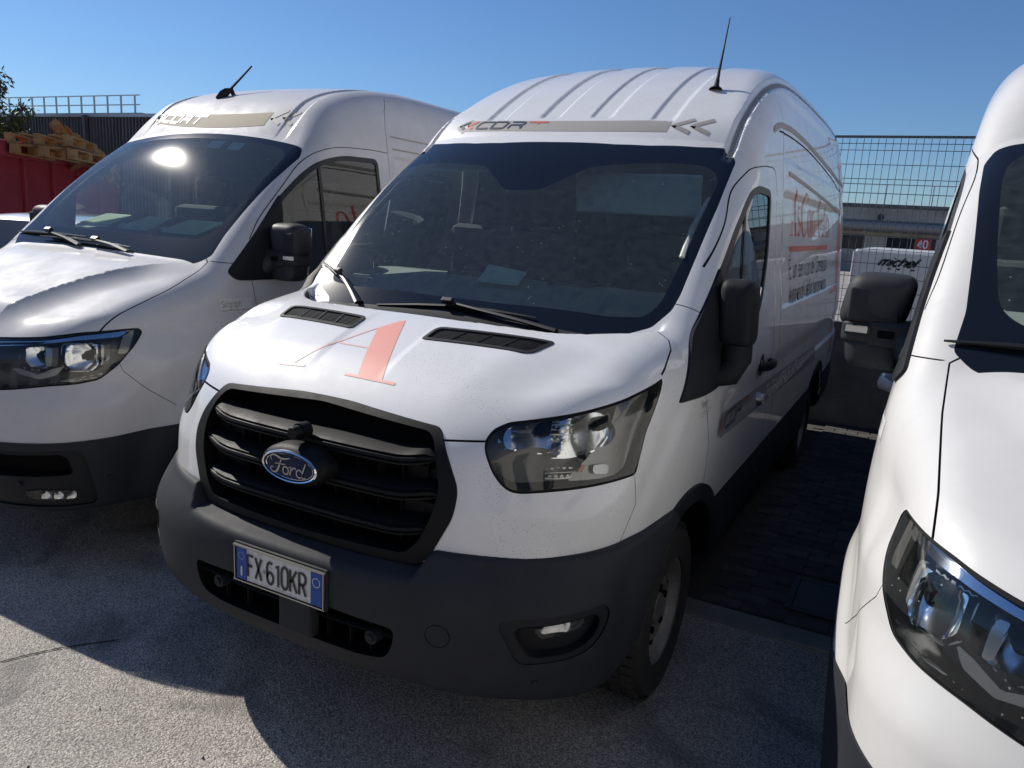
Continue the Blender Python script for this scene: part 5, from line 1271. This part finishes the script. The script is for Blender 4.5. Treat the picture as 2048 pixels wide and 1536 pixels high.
# loose grit
gb = mk('pebble', (np.array([(0, 0, .5), (.5, 0, 0), (0, .45, .05), (-.5, 0, 0), (0, -.5, .05), (0, 0, -.3)])*.011, [(0, 1, 2), (0, 2, 3), (0, 3, 4), (0, 4, 1), (5, 2, 1), (5, 3, 2), (5, 4, 3), (5, 1, 4)]), IRON, ground)
for i, (x, y) in enumerate([(-.38, -.72), (-.62, -.50), (-.45, -.25), (-.85, -.55), (-.2, -.18), (.05, -.35), (-.95, -.25), (-.3, -.45), (-1.1, -.7), (-.7, -.2)]):
    o = gb if i == 0 else gb.copy()
    if i: COL.objects.link(o); o.parent = ground
    o.location = (x, y, .003); o.scale = (random.uniform(.5, 1.1),)*3; o.rotation_euler = (0, 0, random.uniform(0, 6))
# wall and wire fence behind the vans
lw = mk('low_wall', box((.4, 6.42, .50), (9.6, .18, 1.0)), CONC, bev=.01); tag(lw, 'low concrete wall under the wire mesh fence behind the vans', 'wall')
fe = thing('wire_fence', 'grey wire mesh fence standing on the low wall behind the vans', 'fence', (0, 6.40, 0))
wv = mk('wire', tube([(0, 0, 1.0), (0, 0, 2.70)], .0028, 5), WIRE, fe); wv.location.x = .45
for i in range(1, 60):
    o = wv.copy(); COL.objects.link(o); o.parent = fe; o.location.x = .45+i*.062
wh = mk('wire', box((0, 0, 0), (3.9, .004, .006)), WIRE, fe, smooth=False); wh.location = (2.35, .004, 1.06)
for i in range(1, 14):
    o = wh.copy(); COL.objects.link(o); o.parent = fe; o.location = (2.35, .004, 1.06+i*.128 if i < 13 else 2.655)
mk('top_rail', box((2.35, 0, 2.715), (3.9, .03, .022)), WIRE, fe, bev=.004)
for x in (.42, 2.36, 4.30): mk('post', box((x, .02, 1.85), (.05, .05, 1.76)), WIRE, fe, bev=.006)
# white box trailer
bt = thing('box_trailer', 'white box trailer with black slanted lettering behind the wire fence', 'trailer', (2.08, 9.4, 0), 0)
mk('box_body', box((-.02, 1.2, 1.12), (2.5, 3.4, 1.10)), BOXW, bt, bev=.03)
mk('chassis', jn(box((0, 1.2, .50), (2.1, 3.3, .12)), box((0, -.7, .46), (.08, .6, .08))), IRON, bt, smooth=False)
for x in (-1.0, 1.0): mk('wheel', lathe([(.001, -.09), (.30, -.09), (.33, -.06), (.33, .06), (.30, .09), (.001, .09)], (x, 1.3, .33), (1, 0, 0), 24), TYRE, bt)
m2 = text2('michel', -.99, 1.485, .105, .027, 1.50, .10, .45)[0]; mk('trailer_lettering', (np.array([(a, -.503, b) for a, b in m2[0]]), m2[1]), INK, bt)
[mk('lettering_dot', box((x, -.503, 1.452), (.04, .004, .018)), INK, bt, smooth=False) for x in (-.86, -.76, -.60)]
mk('corner_strip', box((-1.275, -.49, 1.12), (.03, .03, 1.04)), BOXW, bt, bev=.01)
# warehouse beyond the fence
def warehouse():
    w_ = thing('warehouse', 'low beige warehouse behind the fence with round wall lamps and red 40 sign', 'building', (0, 45, 0))
    mk('wall', box((-2, 4.5, 1.15), (36, 8, 2.3)), RENDER_, w_, smooth=False)
    mk('fascia', jn(box((-2, 0, 3.12), (36.6, .9, .70)), box((-2, 4, 3.3), (36.6, 9, .30))), FASC, w_, smooth=False)
    mk('roof_edge', box((-2, -.1, 3.53), (36.8, 1.1, .14)), SHEET, w_, smooth=False)
    mk('gutter_duct', tube([(-20, -.25, 2.52), (16, -.25, 2.52)], .32, 16), DUCT, w_)
    mk('canopy_soffit', jn(*[box((-19+i*.8, .1, 2.18), (.5, .7, .06)) for i in range(44)]), SHEET, w_, smooth=False)
    for x in (-15, -11.5, -8, -4.5, -1.05, 2.4, 5.9, 9.4): 
        mk('wall_lamp', lathe([(.001, -.05), (.14, -.05), (.16, 0), (.16, .1)], (x, -.47, 2.93), (0, 1, 0), 20), INK, w_)
        wn = mk('window', box((x+1.6, .48, 1.55), (2.5, .06, .85)), GALV, w_, smooth=False); mk('pane', jn(box((x+1.0, .44, 1.55), (1.15, .03, .75)), box((x+2.2, .44, 1.55), (1.15, .03, .75))), WINB, wn, smooth=False)
    mk('roof_rail', jn(*[box((x, 3.5, 4.2), (.05, .05, 1.3)) for x in np.arange(-18, 16, 2.4)], box((-1, 3.5, 4.85), (36, .06, .05)), box((-1, 3.5, 4.35), (36, .05, .04))), GALV, w_, smooth=False)
    sg_ = mk('number_sign', box((1.15, -.60, 1.66), (.78, .04, .55)), SIGNR, w_, bev=.01)
    m2 = text2('40', .90, 1.47, .38, .075, .95, .2)[0]; mk('sign_digits', (np.array([(a, -.625, b) for a, b in m2[0]]), m2[1]), PWHT, sg_)
warehouse()
# left background: container, pallets, sheet fence, far building, tree, car
a0 = np.array([-7.6, 1.9]); a1 = np.array([-12.3, 8.2]); dv = (a1-a0)/np.linalg.norm(a1-a0); nv = np.array([-dv[1], dv[0]]); Lc = np.linalg.norm(a1-a0)
ct = thing('waste_container', 'dark red steel waste container heaped with wooden pallets, at the far left', 'container', (*((a0+a1)/2+nv*1.15), 0), math.atan2(dv[1], dv[0]))
mk('wall', jn(box((0, -1.13, 1.25), (Lc, .05, 2.1)), box((0, 1.13, 1.25), (Lc, .05, 2.1)), box((-Lc/2, 0, 1.25), (.05, 2.3, 2.1)), box((Lc/2, 0, 1.25), (.05, 2.3, 2.1)), box((0, 0, .25), (Lc, 2.3, .1))), REDP, ct, smooth=False)
mk('top_rail', jn(box((0, -1.16, 2.30), (Lc+.1, .14, .22)), box((0, 1.16, 2.30), (Lc+.1, .14, .22)), box((-Lc/2, 0, 2.3), (.12, 2.3, .2)), box((Lc/2, 0, 2.3), (.12, 2.3, .2))), REDP, ct, bev=.02)
rb = None
for i in range(9):
    o = mk('side_rib', box((0, 0, 0), (.09, .06, 1.95)), REDP, ct, bev=.01) if rb is None else rb.copy()
    if rb is not None: COL.objects.link(o); o.parent = ct
    rb = rb or o; o.location = (-Lc/2+.05+i*(Lc-.1)/8, -1.18, 1.22)
def pallet(loc, rx, ry, rz, lab):
    t = thing('wooden_pallet', lab, 'pallet', loc, group='wooden pallets heaped in the red container'); t.rotation_euler = (rx, ry, rz)
    p0 = mk('plank', box((0, 0, 0), (1.2, .10, .022)), WOOD, t, bev=.003); first = True
    for z in (.06, -.06):
        for i in range(5 if z > 0 else 3):
            o = p0 if first else p0.copy()
            if not first: COL.objects.link(o); o.parent = t
            first = False; o.location = (0, -.36+i*(.18 if z > 0 else .36), z)
    for y in (-.36, 0, .36):
        for x in (-.54, 0, .54): mk('block', box((x, y, 0), (.13, .09, .098)), WOOD, t, smooth=False)
yw = math.atan2(dv[1], dv[0])
for P_, rr, lab in (((-9.5, 5.35, 2.28), (.03, .02, yw), 'orange-brown pallet lying flat at the bottom left of the heap'), ((-9.65, 5.35, 2.43), (-.03, .03, yw+.06), 'orange-brown pallet lying on top of the flat stack at the far left'),
                    ((-11.0, 6.70, 2.42), (.62, .34, yw+.15), 'pale pallet propped up steeply in the middle of the heap'), ((-11.4, 7.1, 2.34), (.55, .42, yw+.05), 'pale pallet sliding down towards the right of the heap'),
                    ((-10.5, 6.25, 2.24), (.12, .10, yw+.5), 'small broken pallet wedged between the flat stack and the tilted pallets')):
    pallet(P_, *rr, lab)
sf = thing('sheet_fence', 'tall dark grey corrugated sheet fence behind the red container', 'fence', (-21.0, 11.4, 0), .05)
xs_ = np.arange(0, 1.2001, .03); zc = .045*np.sign(np.sin(xs_*2*math.pi/.12+.3))
V = [(x, y, z) for z in (0, 3.66) for x, y in zip(xs_, zc)]; n_ = len(xs_)
s0 = mk('sheet', (V, [(i, i+1, n_+i+1, n_+i) for i in range(n_-1)]), SHEET, sf, smooth=False); s0.location.x = -9
for i in range(1, 20):
    o = s0.copy(); COL.objects.link(o); o.parent = sf; o.location.x = -9+i*1.2
mk('cap_rail', box((2.5, 0, 3.70), (24.5, .16, .08)), GALV, sf, smooth=False)
for i in range(9): mk('post', box((-9+i*3, -.12, 1.85), (.10, .10, 3.7)), SHEET, sf, smooth=False)
fb = thing('flat_roof_building', 'dark flat roofed building with a steel roof railing, far off at the left', 'building', (-75, 34.5, 0), .02)
mk('wall', box((0, 8, 3.45), (56, 16, 6.9)), SHEET, fb, smooth=False); mk('parapet', box((0, 7.9, 7.02), (56.6, 16.6, .3)), FASC, fb, smooth=False)
for i in range(12): wn = mk('window', box((-25+i*4.5, -.03, 4.6), (2.6, .1, 1.2)), GALV, fb, smooth=False); mk('pane', box((-25+i*4.5, -.09, 4.6), (2.4, .04, 1.0)), WINB, wn, smooth=False)
rl = thing('roof_railing', 'thin galvanised railing along the flat roof at the far left', 'railing', (-75, 34.7, 7.17), .02)
p0 = mk('post', box((0, 0, .62), (.09, .09, 1.24)), GALV, rl, smooth=False); p0.location.x = -27
for i in range(1, 39):
    o = p0.copy(); COL.objects.link(o); o.parent = rl; o.location.x = -27+i*1.42
for z in (1.22, .60): mk('rail', box((0, -.05, z), (55, .07, .07)), GALV, rl, smooth=False)
# tree
def tree():
    t = thing('young_tree', 'slender leafy tree rising over the grey sheet fence at the far left', 'tree', (-20.3, 10.1, 0))
    r2 = random.Random(5); tw = []; lv = []
    limbs = [[(0, 0, 0), (.05, .02, 1.4), (.2, 0, 2.6), (.5, .1, 3.6), (.95, .05, 4.55)], [(.1, 0, 2.0), (.6, .1, 2.9), (1.2, .15, 3.4), (1.75, .15, 3.75)],
             [(.1, 0, 2.2), (-.2, .1, 3.2), (-.3, .1, 4.3)], [(.3, 0, 2.9), (.75, -.2, 3.3), (1.0, -.3, 3.8)], [(.05, 0, 1.8), (-.7, .2, 2.9), (-1.2, .2, 3.7)], [(.4, .05, 3.2), (.3, .2, 3.9), (.45, .3, 4.4)], [(.3, 0, 2.7), (.95, .2, 3.05), (1.45, .25, 3.25)]]
    for li, pts in enumerate(limbs):
        pts = smooth_line(pts, 5); n_ = len(pts); r0 = .07 if li == 0 else .03
        tw.append(tube(pts, list(np.linspace(r0, .006, n_)), 6))
        for i, p in enumerate(pts):
            if p[2] < 2.5: continue
            for q in range(34):
                d = np.array([r2.gauss(0, .12), r2.gauss(0, .12), r2.gauss(-.02, .10)]); c_ = p+d; L_ = r2.uniform(.12, .20); a = r2.uniform(0, 6.28); dr = r2.uniform(-1.2, -.1)
                ax = np.array([math.cos(a)*math.cos(dr), math.sin(a)*math.cos(dr), math.sin(dr)]); sd_ = np.cross(ax, [r2.gauss(0, 1), r2.gauss(0, 1), 1.]); sd_ /= np.linalg.norm(sd_)
                lv.append((np.array([c_, c_+ax*L_*.45+sd_*L_*.16, c_+ax*L_, c_+ax*L_*.45-sd_*L_*.16]), [(0, 1, 2, 3)]))
    mk('trunk', jn(*tw), BARK, t); mk('crown', jn(*lv), LEAF, t, smooth=False)
tree()
# silver car
def car():
    t = thing('parked_car', 'silver car mostly hidden behind the left van, its roof showing by the red container', 'car', (-5.72, 3.0, 0), .3)
    prof = [(-2.0, .45), (-2.05, .75), (-1.6, .92), (-.95, 1.02), (-.35, 1.50), (.4, 1.56), (1.25, 1.50), (1.85, 1.05), (2.0, .9), (2.0, .4)]
    V = []; F = []; P_ = smooth_line(prof, 4); n_ = len(P_)
    ws_ = [-.80, -.76, -.5, 0, .5, .76, .80]; sc_ = [.93, .985, 1, 1.004, 1, .985, .93]
    for x, s in zip(ws_, sc_):
        for y, z in P_: V.append((x*(1-.14*max(z-.95, 0)/.6), y*(.97+.03*s), .35+(z-.35)*s))
    for i in range(len(ws_)-1):
        for j in range(n_-1): F.append((i*n_+j, (i+1)*n_+j, (i+1)*n_+j+1, i*n_+j+1))
    F.append(tuple(range(n_))[::-1]); F.append(tuple(range((len(ws_)-1)*n_, len(ws_)*n_)))
    mk('body', (V, F), CARP, t)
    mk('windscreen', ([(-.62, -.99, 1.045), (.62, -.99, 1.045), (.56, -.40, 1.50), (-.56, -.40, 1.50)], [(0, 1, 2, 3)]), WINB, t, smooth=False)
    for sg in (1, -1):
        x0 = .80*sg; mk('side_window', ([(x0*1.005, -.78, 1.02), (x0*1.005, 1.45, 1.05), (x0*.925, 1.15, 1.42), (x0*.915, -.25, 1.44)], [(0, 1, 2, 3)]), WINB, t, smooth=False)
        for y in (-1.3, 1.3): mk('wheel', lathe([(.001, -.1), (.28, -.1), (.31, -.07), (.31, .07), (.28, .1), (.001, .1)], (sg*.74, y, .31), (1, 0, 0), 24), TYRE, t)
        mk('headlight', box((sg*.6, -1.93, .82), (.34, .12, .13)), LENS, t, bev=.03)
car()
# across the yard, behind the photographer: what the paint and lamps mirror, plus one added to bounce light
def yard_building():
    t = thing('yard_building', 'long beige building across the yard that the vans face', 'building', (2, -15, 0))
    mk('wall', box((0, -4, 3), (70, 8, 6)), PALE, t, smooth=False); mk('roof_edge', box((0, -4, 6.1), (71, 9, .25)), FASC, t, smooth=False)
    for i in range(13):
        wn = mk('window', box((-31+i*5.2, .02, 3.9), (3.0, .12, 1.4)), GALV, t, smooth=False); mk('pane', box((-31+i*5.2, .09, 3.9), (2.8, .04, 1.2)), WINB, wn, smooth=False)
    for i in range(6): mk('door', box((-27+i*11, .03, 1.6), (4.0, .12, 3.2)), DUCT, t, smooth=False)
    t = thing('bounce_building', 'unseen pale building added right of the yard to bounce sunlight onto the vans', 'building', (9.0, -12, 0))  # added out of view; its sunlit wall fills the shaded van panels
    mk('wall', box((4, 0, 4), (8, 30, 8)), PALE, t, smooth=False); mk('roof_edge', box((4, 0, 8.1), (9, 31, .25)), FASC, t, smooth=False)
    for i in range(6):
        wn = mk('window', box((-.02, -12.5+i*5, 4.6), (.12, 2.4, 1.5)), GALV, t, smooth=False); mk('pane', box((-.09, -12.5+i*5, 4.6), (.04, 2.2, 1.3)), WINB, wn, smooth=False)
yard_building()
# ---------------------------------------------------------------- vans and small things on them
mid = build_middle_van()
left = build_side_van()
right_van = copy_tree(left)
right_van.location = (2.5898, -.2501, 0); right_van.rotation_euler = (0, 0, -.0036)
right_van['label'] = 'clean white panel van in the right foreground with headlight and black mirror close up'
repaint(right_van, PAINT2, PAINT3)
pq = [(-.149, 1.35, 1.500), (.06, 1.35, 1.502), (-.036, 1.62, 1.540), (-.245, 1.62, 1.560)]
nvt = Vector((0, -.12, 1)).normalized()*.006
pp = mk('paper_sheet', ([Vector(p) for p in pq]+[Vector(p)+nvt for p in pq], [(3, 2, 1, 0), (4, 5, 6, 7), (0, 1, 5, 4), (1, 2, 6, 5), (2, 3, 7, 6), (3, 0, 4, 7)]), PAPER, smooth=False)
tag(pp, 'pale green folded paper lying on the dashboard of the middle van', 'paper')
cs = thing('slatted_card', 'cream slatted cardboard sheet lying on the dashboard of the left van', 'cardboard', (-2.5055, .1505, 1.560), .0127)
for x0, x1 in ((-.80, -.47), (-.42, -.08), (-.03, .30)):
    mk('card_panel', jn(box(((x0+x1)/2, 1.50, .060), (x1-x0, .25, .006), rx=.30), *[box((x, 1.495, .066), (.009, .21, .008), rx=.30) for x in np.arange(x0+.02, x1, .026)]), PAPER, cs, smooth=False)
for x in (-.44, -.05): mk('card_fold', prism([(1.36, .02), (1.60, .03), (1.60, .12)], lambda a, b, d: (d, a, b), x-.05, x+.05), INTD, cs, smooth=False)
